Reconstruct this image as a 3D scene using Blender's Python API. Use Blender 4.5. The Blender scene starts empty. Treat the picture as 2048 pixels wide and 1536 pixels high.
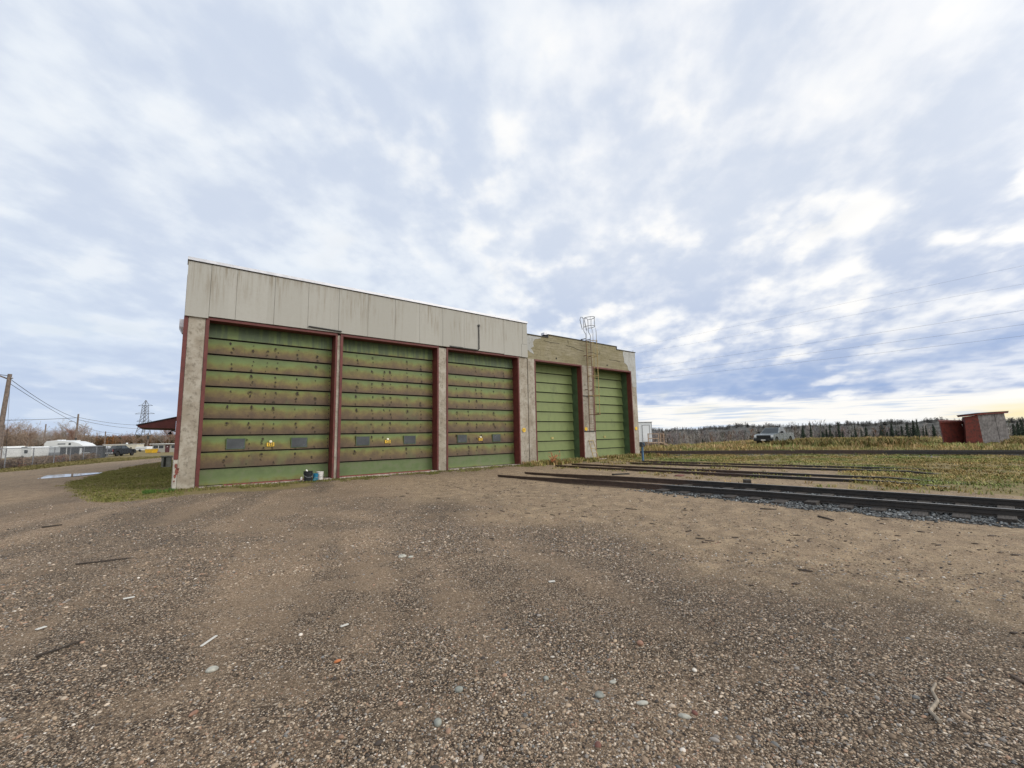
import bpy, bmesh, math, random
import numpy as np
from mathutils import Vector, Matrix
R = math.radians
scene = bpy.context.scene
col = scene.collection
rng = np.random.default_rng(11)
random.seed(5)

# ------------------------------------------------------------------ camera
YAW, PITCH, ROLL = R(-38.1125), R(6.8869), R(-1.125)
fw = Vector((-math.sin(YAW)*math.cos(PITCH), math.cos(YAW)*math.cos(PITCH), math.sin(PITCH)))
rt = Vector((math.cos(YAW), math.sin(YAW), 0)); up = rt.cross(fw)
r2 = math.cos(ROLL)*rt + math.sin(ROLL)*up
u2 = -math.sin(ROLL)*rt + math.cos(ROLL)*up
cam = bpy.data.cameras.new('camera'); cam_o = bpy.data.objects.new('camera', cam); col.objects.link(cam_o)
M4 = Matrix((r2, u2, -fw)).transposed().to_4x4(); M4.translation = Vector((0, 0, 1.6))
cam_o.matrix_world = M4
cam.sensor_width = 36; cam.lens = 855.795/2048*36
cam.clip_start = .05; cam.clip_end = 9000
scene.camera = cam_o

# ------------------------------------------------------------------ light
scene.view_settings.view_transform = 'Standard'; scene.view_settings.look = 'None'
scene.view_settings.exposure = 0.0; scene.view_settings.gamma = 1
SUN_DIR = Vector((.50, -.68, .54)).normalized()
sun = bpy.data.lights.new('sun', 'SUN'); sun.energy = 1.5; sun.angle = R(30); sun.color = (1, .94, .85)
sun_o = bpy.data.objects.new('sun', sun); col.objects.link(sun_o)
sun_o.rotation_euler = SUN_DIR.to_track_quat('Z', 'Y').to_euler()
sun_o.location = (0, 0, 60)

class NT:
    """small node-tree helper"""
    def __init__(s, tree): s.t = tree; s.n = tree.nodes; s.l = tree.links
    def node(s, typ, **kw):
        n = s.n.new(typ)
        for k, v in kw.items():
            if k == 'ins':
                for i, x in v.items(): s.put(n.inputs[i], x)
            else: setattr(n, k, v)
        return n
    def put(s, sock, x):
        if isinstance(x, bpy.types.NodeSocket): s.l.new(x, sock)
        elif isinstance(x, bpy.types.Node): s.l.new(x.outputs[0], sock)
        else:
            if sock.type == 'RGBA' and isinstance(x, (tuple, list)) and len(x) == 3: x = (*x, 1)
            sock.default_value = x
    def math(s, op, a, b=None, c=None, clamp=False):
        n = s.n.new('ShaderNodeMath'); n.operation = op; n.use_clamp = clamp
        s.put(n.inputs[0], a)
        if b is not None: s.put(n.inputs[1], b)
        if c is not None: s.put(n.inputs[2], c)
        return n.outputs[0]
    def vmath(s, op, a, b=None):
        n = s.n.new('ShaderNodeVectorMath'); n.operation = op
        s.put(n.inputs[0], a)
        if b is not None: s.put(n.inputs[1], b)
        return n.outputs['Value'] if op in ('DOT_PRODUCT', 'LENGTH') else n.outputs[0]
    def rampf(s, x, a, b, lo=0., hi=1., smooth=True):
        n = s.n.new('ShaderNodeMapRange'); n.interpolation_type = 'SMOOTHSTEP' if smooth else 'LINEAR'
        s.put(n.inputs[0], x)
        for i, v in ((1, a), (2, b), (3, lo), (4, hi)): s.put(n.inputs[i], v)
        return n.outputs[0]
    def mix(s, f, a, b, typ='MIX'):
        n = s.n.new('ShaderNodeMix'); n.data_type = 'RGBA'; n.blend_type = typ
        s.put(n.inputs[0], f); s.put(n.inputs[6], a); s.put(n.inputs[7], b)
        return n.outputs[2]
    def ramp(s, x, stops, interp='LINEAR'):
        n = s.n.new('ShaderNodeValToRGB'); n.color_ramp.interpolation = interp
        e = n.color_ramp.elements
        while len(e) < len(stops): e.new(.5)
        for i, (p, c) in enumerate(stops): e[i].position = p; e[i].color = (*c, 1)
        s.put(n.inputs[0], x); return n.outputs[0]
    def noise(s, vec, scale, detail=4, rough=.55, dist=0):
        n = s.n.new('ShaderNodeTexNoise'); s.put(n.inputs['Vector'], vec)
        n.inputs['Scale'].default_value = scale; n.inputs['Detail'].default_value = detail
        n.inputs['Roughness'].default_value = rough; n.inputs['Distortion'].default_value = dist
        return n.outputs['Fac']
    def voro(s, vec, scale, feature='F1'):
        n = s.n.new('ShaderNodeTexVoronoi'); n.feature = feature; s.put(n.inputs['Vector'], vec)
        n.inputs['Scale'].default_value = scale
        return n
    def mapping(s, vec, scale=(1, 1, 1), loc=(0, 0, 0), rot=(0, 0, 0)):
        n = s.n.new('ShaderNodeMapping'); s.put(n.inputs[0], vec)
        n.inputs['Scale'].default_value = scale; n.inputs['Location'].default_value = loc; n.inputs['Rotation'].default_value = rot
        return n.outputs[0]
    def sep(s, vec):
        n = s.n.new('ShaderNodeSeparateXYZ'); s.put(n.inputs[0], vec); return n.outputs
    def comb(s, x, y, z):
        n = s.n.new('ShaderNodeCombineXYZ'); s.put(n.inputs[0], x); s.put(n.inputs[1], y); s.put(n.inputs[2], z); return n.outputs[0]
    def attr(s, name, out='Fac'):
        n = s.n.new('ShaderNodeAttribute'); n.attribute_name = name; return n.outputs[out]

def build_world():
    w = bpy.data.worlds.new('World'); scene.world = w; w.use_nodes = True
    w.node_tree.nodes.clear(); g = NT(w.node_tree)
    d = g.node('ShaderNodeTexCoord').outputs['Generated']
    x, y, z = g.sep(d)
    sky = g.node('ShaderNodeTexSky', sky_type='NISHITA', sun_disc=False)
    sky.sun_elevation = math.asin(SUN_DIR.z); sky.sun_rotation = math.atan2(SUN_DIR.x, SUN_DIR.y)
    sky.air_density = 1.2; sky.dust_density = .6
    bg1 = g.node('ShaderNodeBackground', ins={0: sky, 1: .1})
    zc = g.math('MAXIMUM', z, 0.0)
    h = g.math('ADD', g.math('MULTIPLY', zc, .85), .24)
    # cloud-layer plane, turned so its streets run towards the right of the shop
    ca, sa = .80, .60
    px = g.math('DIVIDE', g.math('ADD', g.math('MULTIPLY', x, ca), g.math('MULTIPLY', y, sa)), h)
    py = g.math('DIVIDE', g.math('SUBTRACT', g.math('MULTIPLY', y, ca), g.math('MULTIPLY', x, sa)), h)
    P = g.comb(g.math('MULTIPLY', px, .88), py, 0.0)
    big = g.noise(g.mapping(P, loc=(3.1, 1.7, 0)), 1.2, 2, .45)
    mid = g.noise(g.mapping(P, loc=(9.4, 5.2, 2)), 3.4, 2, .42)
    cell = g.noise(g.mapping(P, loc=(5.7, 2.9, 4)), 6.8, 4, .50)
    fine = g.noise(g.mapping(P, loc=(1.4, 8.2, 5)), 14, 5, .55)
    el = g.math('ARCSINE', z)                                            # elevation
    hlen = g.math('SQRT', g.math('ADD', g.math('MULTIPLY', x, x), g.math('MULTIPLY', y, y)))
    right = g.math('DIVIDE', x, g.math('MAXIMUM', hlen, .001))           # 1 towards +X, the bright end of the sky
    rr = g.rampf(right, .25, .98)
    dens = g.math('ADD', g.math('ADD', g.math('MULTIPLY', big, .34), g.math('MULTIPLY', mid, .30)), g.math('ADD', g.math('MULTIPLY', cell, .28), g.math('MULTIPLY', fine, .08)))
    # bright (thin) to grey-blue (thick)
    t = g.rampf(dens, .42, .57, 0, 1)
    t = g.math('ADD', g.math('MULTIPLY', t, .8), g.math('MULTIPLY', g.rampf(g.math('ADD', g.math('MULTIPLY', cell, .6), g.math('MULTIPLY', fine, .4)), .40, .60), .2))
    lowf = g.rampf(el, .02, .48, 1, 0)
    grey_hi = (.635, .71, .845); grey_lo = (.345, .455, .70); left_lo = (.59, .685, .85)
    gl = g.mix(rr, left_lo, grey_lo)
    thick = g.mix(lowf, grey_hi, gl)
    lit_r = g.mix(rr, (.83, .885, .955), (.90, .925, .97))
    thin = g.mix(g.math('MULTIPLY', lowf, g.rampf(rr, 0, 1, 1, 0)), lit_r, (.68, .775, .91))
    cl = g.mix(t, thin, thick)
    # broad brightening around the veiled sun
    sd = g.vmath('DOT_PRODUCT', d, tuple(Vector((.86, .18, .42)).normalized()))
    core = g.math('MULTIPLY', g.rampf(g.math('ADD', g.math('MULTIPLY', mid, .5), g.math('MULTIPLY', cell, .5)), .475, .345), g.rampf(right, .2, .85, .25, 1.0))
    cl = g.mix(core, cl, (1.03, 1.02, 1.0))
    glow = g.math('MULTIPLY', g.rampf(sd, .72, 1.0), .10)
    cl = g.mix(glow, cl, (1.05, 1.03, 1.0))
    # clear strip along the right-hand horizon, under the cloud sheet
    wob = g.noise(g.comb(g.math('MULTIPLY', x, 5), g.math('MULTIPLY', y, 5), g.math('MULTIPLY', z, 60)), 1.0, 4)
    el2 = g.math('ADD', el, g.math('MULTIPLY', g.math('SUBTRACT', wob, .5), .035))
    strip = g.math('MULTIPLY', g.rampf(el2, .050, .063, 1, 0), g.rampf(right, .70, .84))
    stripcol = g.mix(g.math('MULTIPLY', g.rampf(right, .990, .9996), g.rampf(el2, .048, .02)), (1.0, .985, .95), (1.0, .86, .52))
    stripcol = g.mix(g.rampf(g.noise(g.comb(g.math('MULTIPLY', x, 8), g.math('MULTIPLY', y, 8), g.math('MULTIPLY', z, 160)), 1, 4), .5, .68), stripcol, (.66, .74, .86))
    stripcol = g.mix(g.rampf(el2, .0, .02, .55, 0), stripcol, (.72, .82, .95))
    # dark blue bank just above the strip
    bank = g.math('MULTIPLY', g.math('MULTIPLY', g.rampf(el2, .06, .085), g.rampf(el2, .10, .20, 1, 0)), g.rampf(right, .45, .9, .2, .62))
    bank = g.math('MULTIPLY', bank, g.rampf(g.noise(g.comb(g.math('MULTIPLY', x, 5), g.math('MULTIPLY', y, 5), g.math('MULTIPLY', z, 34)), 1.0, 4, .55), .40, .58, 1.25, .35))
    cl = g.mix(bank, cl, (.32, .445, .71))
    cl = g.mix(strip, cl, stripcol)
    lb = g.math('MULTIPLY', g.rampf(el2, .01, .09, 1, 0), g.rampf(right, .2, .5, .75, 0))
    cl = g.mix(lb, cl, (.55, .66, .84))
    bright = g.rampf(y, .15, -.75, 1.0, 1.7)                              # unseen sky behind the camera, brightened as added fill for facade and ground
    cl = g.mix(g.rampf(y, .15, -.6), cl, g.mix(.7, cl, (.90, .86, .79)))  # warm tint added to that unseen half for the fill
    bg2 = g.node('ShaderNodeBackground', ins={0: cl, 1: bright})
    gaps = g.rampf(g.math('ADD', mid, g.math('MULTIPLY', big, .6)), .50, .66, .88, 1.0)
    mx = g.node('ShaderNodeMixShader', ins={0: gaps, 1: bg1.outputs[0], 2: bg2.outputs[0]})
    g.node('ShaderNodeOutputWorld', ins={0: mx.outputs[0]})
build_world()

# ------------------------------------------------------------------ materials
MATS = {}
def mat(name, fn):
    m = bpy.data.materials.new(name); m.use_nodes = True; m.node_tree.nodes.clear()
    g = NT(m.node_tree); out = g.node('ShaderNodeOutputMaterial'); b = g.node('ShaderNodeBsdfPrincipled')
    g.l.new(b.outputs[0], out.inputs[0]); fn(g, b); MATS[name] = m; return m
def bump(g, b, h, strength=.4, dist=.01):
    n = g.node('ShaderNodeBump', ins={'Height': h}); n.inputs['Strength'].default_value = strength; n.inputs['Distance'].default_value = dist
    g.l.new(n.outputs[0], b.inputs['Normal'])
def obj_co(g): return g.node('ShaderNodeTexCoord').outputs['Object']
def geo_co(g): return g.node('ShaderNodeNewGeometry').outputs['Position']
def simple(name, c, rough=.6, metal=0., var=.25, scale=3., bumps=0.):
    def f(g, b):
        n = g.noise(geo_co(g), scale, 5, .6)
        c2 = tuple(v*(1-var) for v in c); c3 = tuple(min(1, v*(1+var)) for v in c)
        g.put(b.inputs['Base Color'], g.mix(g.rampf(n, .3, .7), c2, c3))
        g.put(b.inputs['Roughness'], g.rampf(n, .3, .7, max(0, rough-.08), min(1, rough+.08))); b.inputs['Metallic'].default_value = metal
        if bumps: bump(g, b, g.noise(geo_co(g), scale*8, 4), bumps, .006)
    return mat(name, f)

def m_ground(g, b):
    P = geo_co(g)
    px, py, pz = g.sep(P)
    flat = g.comb(px, py, 0.0)
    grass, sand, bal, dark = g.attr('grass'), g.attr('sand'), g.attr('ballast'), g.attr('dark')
    wn = g.noise(flat, .45, 4, .6, .6); mn = g.noise(flat, 2.3, 5, .65); fn = g.noise(flat, 26, 4, .7)
    v1 = g.voro(flat, 115); v2 = g.voro(g.mapping(flat, loc=(3, 1, 0)), 52); v3 = g.voro(g.mapping(flat, loc=(7, 4, 0)), 260)
    stops = [(0, (.019, .014, .010)), (.32, (.080, .057, .039)), (.58, (.192, .140, .095)), (.8, (.33, .25, .172)), (.93, (.54, .445, .335)), (1, (.75, .68, .56))]
    def cellrand(v):
        n = g.node('ShaderNodeSeparateColor'); g.l.new(v.outputs['Color'], n.inputs[0]); return n.outputs
    c1 = cellrand(v1); c2 = cellrand(v2); c3 = cellrand(v3)
    s1 = g.ramp(c1[0], stops); s2 = g.ramp(c2[0], stops); s3 = g.ramp(c3[0], stops)
    # darken the cracks between the stones
    e1 = g.rampf(v1.outputs['Distance'], .25, .75, 1.1, .35); e2 = g.rampf(v2.outputs['Distance'], .3, .75, 1.15, .3)
    s1 = g.mix(1.0, s1, g.comb(e1, e1, e1), 'MULTIPLY'); s2 = g.mix(1.0, s2, g.comb(e2, e2, e2), 'MULTIPLY')
    fines = g.mix(g.rampf(mn, .35, .65), (.165, .114, .068), (.265, .188, .116))
    fines = g.mix(.55, fines, s3)
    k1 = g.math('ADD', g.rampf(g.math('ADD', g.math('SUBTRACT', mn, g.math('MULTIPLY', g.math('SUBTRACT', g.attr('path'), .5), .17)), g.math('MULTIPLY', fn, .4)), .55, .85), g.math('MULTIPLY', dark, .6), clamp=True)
    gr = g.mix(k1, fines, s1)
    k2 = g.math('MULTIPLY', g.rampf(c2[1], .62, .74), g.math('ADD', g.rampf(wn, .42, .62, .25, .8), g.math('MULTIPLY', dark, .4)), clamp=True)
    gr = g.mix(k2, gr, s2)
    # broad tone changes: dark bands, painted wall-base shade and pale worn bands
    path = g.attr('path')
    tone = g.math('MULTIPLY', g.rampf(wn, .32, .7, .82, 1.14), g.rampf(path, 0, 1, .95, 1.10))
    gr = g.mix(1.0, gr, g.comb(tone, g.math('MULTIPLY', tone, .985), g.math('MULTIPLY', tone, .97)), 'MULTIPLY')
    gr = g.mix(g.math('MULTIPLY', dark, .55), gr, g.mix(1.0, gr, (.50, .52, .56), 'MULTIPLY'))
    sandc = g.mix(g.rampf(mn, .3, .7), (.30, .212, .122), (.46, .345, .205))
    sandc = g.mix(g.rampf(fn, .45, .75), sandc, g.mix(1.0, sandc, (.6, .57, .55), 'MULTIPLY'))
    clod = g.rampf(g.noise(flat, 9, 5, .7), .52, .66)
    sandc = g.mix(g.math('MULTIPLY', clod, .55), sandc, (.115, .085, .06))
    sandc = g.mix(.55, sandc, g.mix(.5, s1, s3))
    m5 = g.noise(flat, 4.5, 5, .7, .5); m5b = g.rampf(m5, .34, .66, .74, 1.22)
    sandc = g.mix(1.0, sandc, g.comb(m5b, m5b, m5b), 'MULTIPLY')
    gr = g.mix(g.math('MULTIPLY', sand, g.rampf(mn, .35, .65, .62, .92)), gr, sandc)
    vb = g.voro(g.mapping(flat, loc=(2, 9, 0)), 19); cb = cellrand(vb)
    eb = g.rampf(vb.outputs['Distance'], .2, .7, 1.15, .2)
    balc = g.mix(1.0, g.ramp(cb[0], [(0, (.018, .019, .02)), (.5, (.05, .052, .053)), (.85, (.11, .114, .114)), (1, (.30, .30, .29))]), g.comb(eb, eb, eb), 'MULTIPLY')
    gr = g.mix(g.rampf(g.math('ADD', bal, g.math('MULTIPLY', g.math('SUBTRACT', fn, .5), .8)), .35, .65), gr, balc)
    soil = g.mix(g.rampf(mn, .3, .7), (.10, .092, .033), (.19, .155, .068))
    soil = g.mix(g.rampf(fn, .4, .7), soil, (.24, .175, .09))
    gr = g.mix(g.rampf(g.math('ADD', grass, g.math('MULTIPLY', g.math('SUBTRACT', mn, .5), .9)), .35, .6), gr, soil)
    gr = g.mix(1.0, gr, (1.09, 1.075, 1.07), 'MULTIPLY')
    g.put(b.inputs['Base Color'], gr); b.inputs['Roughness'].default_value = .92
    b.inputs['Specular IOR Level'].default_value = .25
    hh = g.math('ADD', g.math('MULTIPLY', e1, .4), g.math('ADD', g.math('MULTIPLY', g.math('MULTIPLY', e2, k2), .9), g.math('ADD', g.math('MULTIPLY', mn, .6), g.math('MULTIPLY', eb, bal))))
    bump(g, b, hh, .55, .012)
mat('ground', m_ground)

def m_concrete(g, b, base=(.27, .235, .185), dark=(.125, .105, .078), pale=(.40, .37, .315), boards=False, olive=0.):
    P = geo_co(g); x, y, z = g.sep(P)
    n1 = g.noise(P, 1.6, 6, .65, .4); n2 = g.noise(P, 9, 6, .7); n3 = g.noise(P, 40, 4, .7)
    streak = g.noise(g.comb(g.math('MULTIPLY', x, 4), y, g.math('MULTIPLY', z, .9)), 1.6, 5, .6)
    c = g.mix(g.rampf(n1, .35, .68), base, pale)
    c = g.mix(g.rampf(g.math('ADD', n2, g.math('MULTIPLY', g.math('SUBTRACT', streak, .5), .5)), .48, .70, 0, .6), c, dark)
    c = g.mix(g.rampf(g.math('ADD', g.math('MULTIPLY', n3, .7), g.math('MULTIPLY', n2, .3)), .56, .66, 0, .7), c, tuple(v*.6 for v in dark))
    h = g.math('ADD', g.math('MULTIPLY', n3, .5), g.math('MULTIPLY', n2, .7))
    if boards:
        q = g.math('MULTIPLY', z, 6.2); fr = g.math('FRACT', q)
        line = g.math('MULTIPLY', g.rampf(fr, 0, .12, 1, 0), g.rampf(n2, .35, .6))
        lev = g.noise(g.comb(g.math('MULTIPLY', x, .25), 0.0, g.math('FLOOR', q)), 3.7, 2)
        c = g.mix(g.math('MULTIPLY', line, .85), c, (.055, .05, .032))
        c = g.mix(g.rampf(lev, .3, .7, 0, .55), c, (.15, .135, .075))
        hst = g.noise(g.comb(g.math('MULTIPLY', x, 1.1), 0.0, g.math('MULTIPLY', z, 9)), 1.6, 5, .65)
        c = g.mix(g.rampf(hst, .48, .68, 0, .7), c, (.34, .315, .24))
        h = g.math('SUBTRACT', h, line)
    if olive:
        c = g.mix(g.math('MULTIPLY', g.rampf(n1, .33, .62), olive), c, (.165, .142, .068))
    g.put(b.inputs['Base Color'], c); b.inputs['Roughness'].default_value = .9
    bump(g, b, h, .6, .015)
mat('concrete', lambda g, b: m_concrete(g, b))
mat('concrete_boards', lambda g, b: m_concrete(g, b, (.27, .24, .165), (.13, .112, .07), (.36, .325, .235), True, .55))
mat('concrete_pale', lambda g, b: m_concrete(g, b, (.33, .335, .325), (.235, .23, .205), (.41, .42, .415)))
mat('concrete_base', lambda g, b: m_concrete(g, b, (.38, .36, .315), (.22, .195, .155), (.49, .465, .415)))

def m_panel(g, b):
    P = geo_co(g); x, y, z = g.sep(P)
    st = g.noise(g.comb(g.math('MULTIPLY', x, 5), 0.0, g.math('MULTIPLY', z, .35)), 1.5, 6, .65)
    pan = g.noise(g.comb(g.math('FLOOR', g.math('MULTIPLY', x, .8)), 0.0, 0.0), 1.3, 1)
    n = g.noise(P, 14, 5, .65)
    c = g.mix(g.rampf(pan, .3, .7), (.335, .33, .30), (.385, .38, .35))
    c = g.mix(g.rampf(n, .4, .75, 0, .35), c, (.32, .31, .265))
    top = g.rampf(z, 6.1, 8.0)
    patch = g.noise(g.comb(x, 0.0, g.math('MULTIPLY', z, .4)), .75, 4, .6)
    dirt = g.math('MULTIPLY', g.rampf(st, .42, .68), g.math('MULTIPLY', g.math('ADD', g.math('MULTIPLY', top, .75), .12), g.rampf(patch, .38, .6)))
    c = g.mix(dirt, c, (.18, .145, .095))
    g.put(b.inputs['Base Color'], c); b.inputs['Roughness'].default_value = .75
    bump(g, b, n, .12, .004)
mat('cladding', m_panel)

def m_door(g, b, worn=1.0):
    """green paint, worn to brown wood on the lower part of each overlapping section (0.595 m high)"""
    P = geo_co(g); x, y, z = g.sep(P)
    q = g.math('DIVIDE', z, .595); sec = g.math('FLOOR', q); fr = g.math('FRACT', q)
    wob = g.noise(g.comb(g.math('MULTIPLY', x, .9), g.math('MULTIPLY', y, 3), sec), 1.3, 5, .6)
    grain = g.noise(g.comb(g.math('MULTIPLY', x, 1.2), 0.0, g.math('MULTIPLY', z, 40)), 1.4, 4, .6)
    blot = g.noise(P, 3.2, 5, .65)
    green = g.mix(g.rampf(blot, .3, .7), (.088, .122, .030), (.138, .172, .046))
    if worn > .5:
        w1 = g.node('ShaderNodeTexWhiteNoise', noise_dimensions='2D'); g.put(w1.inputs['Vector'], g.comb(sec, g.math('FLOOR', g.math('MULTIPLY', x, .2)), 0.0))
        secamt = g.math('ADD', g.rampf(w1.outputs['Value'], 0, 1, -.20, .22, False), g.math('MULTIPLY', g.math('SUBTRACT', g.noise(g.comb(g.math('MULTIPLY', x, .45), g.math('MULTIPLY', sec, 7.3), 0.0), 1.0, 2), .5), .5))
        edge = g.math('ADD', g.math('SUBTRACT', fr, secamt), g.math('ADD', g.math('MULTIPLY', g.math('SUBTRACT', wob, .5), .5), g.math('MULTIPLY', g.math('SUBTRACT', blot, .5), .55)))
        keep = g.math('MULTIPLY', g.rampf(sec, .5, 1.0, .0, 1), g.rampf(sec, 8.2, 8.8, 1, .0))
        e2 = g.math('ADD', edge, g.math('MULTIPLY', g.math('SUBTRACT', 1.0, keep), .75))
        c = g.ramp(g.rampf(e2, -.05, 1.15, 0, 1, False), [(0, (.058, .033, .017)), (.22, (.078, .048, .022)), (.40, (.105, .074, .025)), (.54, (.118, .100, .025)), (.66, (.118, .130, .030)), (.80, (.098, .138, .040)), (1, (.078, .115, .036))])
        c = g.mix(1.0, c, g.mix(g.rampf(blot, .3, .7), (.94, .94, .94), (1.28, 1.28, 1.26)), 'MULTIPLY')
        c = g.mix(g.rampf(grain, .5, .75, 0, .35), c, (.05, .035, .018))
        sm_ = g.noise(g.comb(g.math('MULTIPLY', x, 2.4), 0.0, g.math('MULTIPLY', z, 1.0)), 1.5, 6, .7)
        c = g.mix(g.math('MULTIPLY', g.rampf(sm_, .53, .74), g.math('MULTIPLY', g.rampf(e2, .9, .4), .6)), c, (.030, .020, .013))
        gs = g.noise(g.comb(g.math('MULTIPLY', x, .8), 0.0, g.math('MULTIPLY', z, .5)), 1.2, 4, .6)
        c = g.mix(g.math('MULTIPLY', g.rampf(gs, .55, .72), g.math('MULTIPLY', keep, .45)), c, (.095, .125, .038))
        head_shade = g.math('MULTIPLY', g.rampf(sec, 8.2, 8.8), g.rampf(g.noise(g.comb(g.math('MULTIPLY', x, 4), 0.0, g.math('MULTIPLY', z, .4)), 1.6, 4), .38, .58))  # shade below the door head, painted in streaks on the top section
        c = g.mix(g.math('MULTIPLY', head_shade, .65), c, (.035, .055, .035))
        c = g.mix(g.math('MULTIPLY', g.rampf(sec, .5, 1, 1, 0), g.rampf(blot, .45, .62, 0, .55)), c, (.10, .11, .06))
    else:
        c = g.mix(g.rampf(g.noise(g.comb(g.math('MULTIPLY', x, 2), 0.0, z), 1.4, 4), .48, .72, 0, .45), (.180, .228, .085), (.118, .168, .058))
        c = g.mix(.3, c, green)
        gm = g.noise(g.comb(g.math('MULTIPLY', x, 1.6), 0.0, g.math('MULTIPLY', z, .8)), 1.3, 6, .68)
        c = g.mix(g.rampf(gm, .52, .72, 0, .5), c, (.075, .095, .040)); c = g.mix(g.math('MULTIPLY', g.rampf(fr, .5, .98), g.rampf(grain, .4, .7, .1, .4)), c, (.10, .115, .055))
    lip = g.rampf(fr, .085, .12, .5, 0)
    c = g.mix(lip, c, (.16, .18, .10))
    g.put(b.inputs['Base Color'], c); b.inputs['Roughness'].default_value = .62
    bump(g, b, grain, .12, .004)
mat('door_worn', lambda g, b: m_door(g, b, 1)); mat('door_green', lambda g, b: m_door(g, b, 0))
simple('jamb_green', (.055, .095, .045), .65)
simple('door_stain', (.030, .022, .014), .85)
def m_halo(g, b):
    P = geo_co(g); n = g.noise(P, 16, 4, .65)
    tr = g.node('ShaderNodeBsdfTransparent'); g.put(b.inputs['Base Color'], (.035, .024, .014)); b.inputs['Roughness'].default_value = .85
    mx = g.node('ShaderNodeMixShader', ins={0: g.math('MULTIPLY', g.rampf(n, .32, .68), .55), 1: tr.outputs[0], 2: b.outputs[0]})
    out = [q for q in g.n if q.type == 'OUTPUT_MATERIAL'][0]; g.l.new(mx.outputs[0], out.inputs[0])
mat('stain_halo', m_halo)
simple('gap_dark', (.012, .013, .010), .9)
def m_red(g, b):
    P = geo_co(g); x, y, z = g.sep(P)
    n = g.noise(P, 4, 6, .65); s = g.noise(g.comb(g.math('MULTIPLY', x, 16), g.math('MULTIPLY', y, 16), g.math('MULTIPLY', z, 1.2)), 1.5, 4)
    c = g.mix(g.rampf(n, .3, .7), (.082, .016, .014), (.130, .027, .022))
    c = g.mix(g.rampf(s, .58, .75, 0, .6), c, (.06, .022, .016)); c = g.mix(g.rampf(n, .66, .76, 0, .6), c, (.20, .10, .08))
    g.put(b.inputs['Base Color'], c); b.inputs['Roughness'].default_value = .6
    bump(g, b, n, .15, .004)
mat('red_paint', m_red)
simple('peel_red', (.19, .062, .048), .9, 0, .5, 22)
simple('dark_trim', (.03, .028, .027), .6); simple('flashing', (.55, .56, .60), .4, .3, .12)
simple('glass_pane', (.055, .062, .068), .22, 0, .2, 2)
simple('yellow_sign', (.72, .46, .04), .5, 0, .12, 9); simple('plate_pale', (.38, .33, .12), .6); simple('black_paint', (.015, .015, .015), .5)
simple('white_knob', (.78, .75, .60), .4, 0, .05)
simple('ladder_yellow', (.36, .27, .12), .7, .2, .4, 18); simple('ladder_rust', (.17, .095, .06), .8, .2, .4, 14); simple('galv', (.27, .28, .30), .5, .6, .25, 10)
simple('seam_grey', (.245, .235, .205), .9); simple('sill', (.40, .34, .30), .85, 0, .3, 6, .3)
simple('roof_membrane', (.09, .09, .09), .9)
def m_rail(g, b):
    P = geo_co(g); nz = g.sep(g.node('ShaderNodeNewGeometry').outputs['Normal'])[2]
    n = g.noise(P, 7, 5, .65); px, py, pz = g.sep(P)
    rust = g.math('ADD', py, g.math('MULTIPLY', g.math('SUBTRACT', n, .5), .6))
    side = g.mix(g.rampf(rust, 6.7, 7.2), g.mix(g.rampf(n, .3, .7), (.010, .009, .008), (.028, .022, .018)), g.mix(g.rampf(n, .3, .7), (.030, .017, .011), (.065, .038, .025)))
    top = g.mix(g.rampf(rust, 6.7, 7.4), (.20, .195, .185), (.10, .066, .048))
    k = g.rampf(nz, .965, .99)
    g.put(b.inputs['Base Color'], g.mix(k, side, top)); g.put(b.inputs['Metallic'], g.math('MULTIPLY', k, .35)); b.inputs['Roughness'].default_value = .5
mat('rail_steel', m_rail)
def m_tie(g, b):
    P = obj_co(g); x, y, z = g.sep(P)
    gr = g.noise(g.comb(g.math('MULTIPLY', x, 2), g.math('MULTIPLY', y, 30), g.math('MULTIPLY', z, 30)), 1.3, 5)
    g.put(b.inputs['Base Color'], g.mix(g.rampf(gr, .3, .7), (.018, .015, .013), (.058, .049, .042))); b.inputs['Roughness'].default_value = .9
    bump(g, b, gr, .5, .01)
mat('old_wood', m_tie)
def m_col(name, rough=.85, spec=.3, trans=0.):
    def f(g, b):
        g.put(b.inputs['Base Color'], g.attr('Col', 'Color')); b.inputs['Roughness'].default_value = rough; b.inputs['Specular IOR Level'].default_value = spec
    return mat(name, f)
m_col('stones', .75, .35); m_col('blades', .8, .2); m_col('twigs', .9, .1)
simple('stone_pale', (.36, .355, .31), .7, 0, .25, 30, .3); simple('stone_brown', (.24, .13, .085), .65, 0, .3, 30, .3); simple('stone_red', (.15, .062, .046), .8, 0, .3, 30, .3); simple('stone_green', (.215, .225, .20), .7, 0, .25, 30, .3)
simple('white_plastic', (.56, .55, .51), .5, 0, .06); simple('stick_dark', (.045, .035, .028), .9, 0, .4, 20, .3); simple('stick_pale', (.28, .235, .18), .85, 0, .3, 20, .3); simple('leaf_orange', (.40, .14, .05), .7)
simple('bucket_black', (.012, .016, .019), .38, 0, .2); simple('bucket_blue', (.01, .16, .28), .4, 0, .15); simple('bucket_white', (.62, .60, .57), .45, 0, .08); simple('bag_teal', (.02, .12, .15), .6); simple('paper', (.8, .79, .76), .8, 0, .04)
simple('post_blue', (.055, .13, .23), .5, .1, .3, 9)
simple('car_silver', (.15, .172, .18), .28, .3, .06); simple('car_dark', (.022, .026, .034), .3, .4, .1); simple('car_glass', (.05, .06, .066), .06, .35, .1); simple('car_trim', (.015, .016, .018), .45); simple('tyre', (.018, .018, .018), .9); simple('rim', (.22, .22, .23), .35, .7, .1); simple('lamp_glass', (.7, .72, .74), .15, 0, .05); simple('tail_red', (.3, .015, .012), .3); simple('chrome', (.6, .62, .64), .25, .8, .1)
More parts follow.
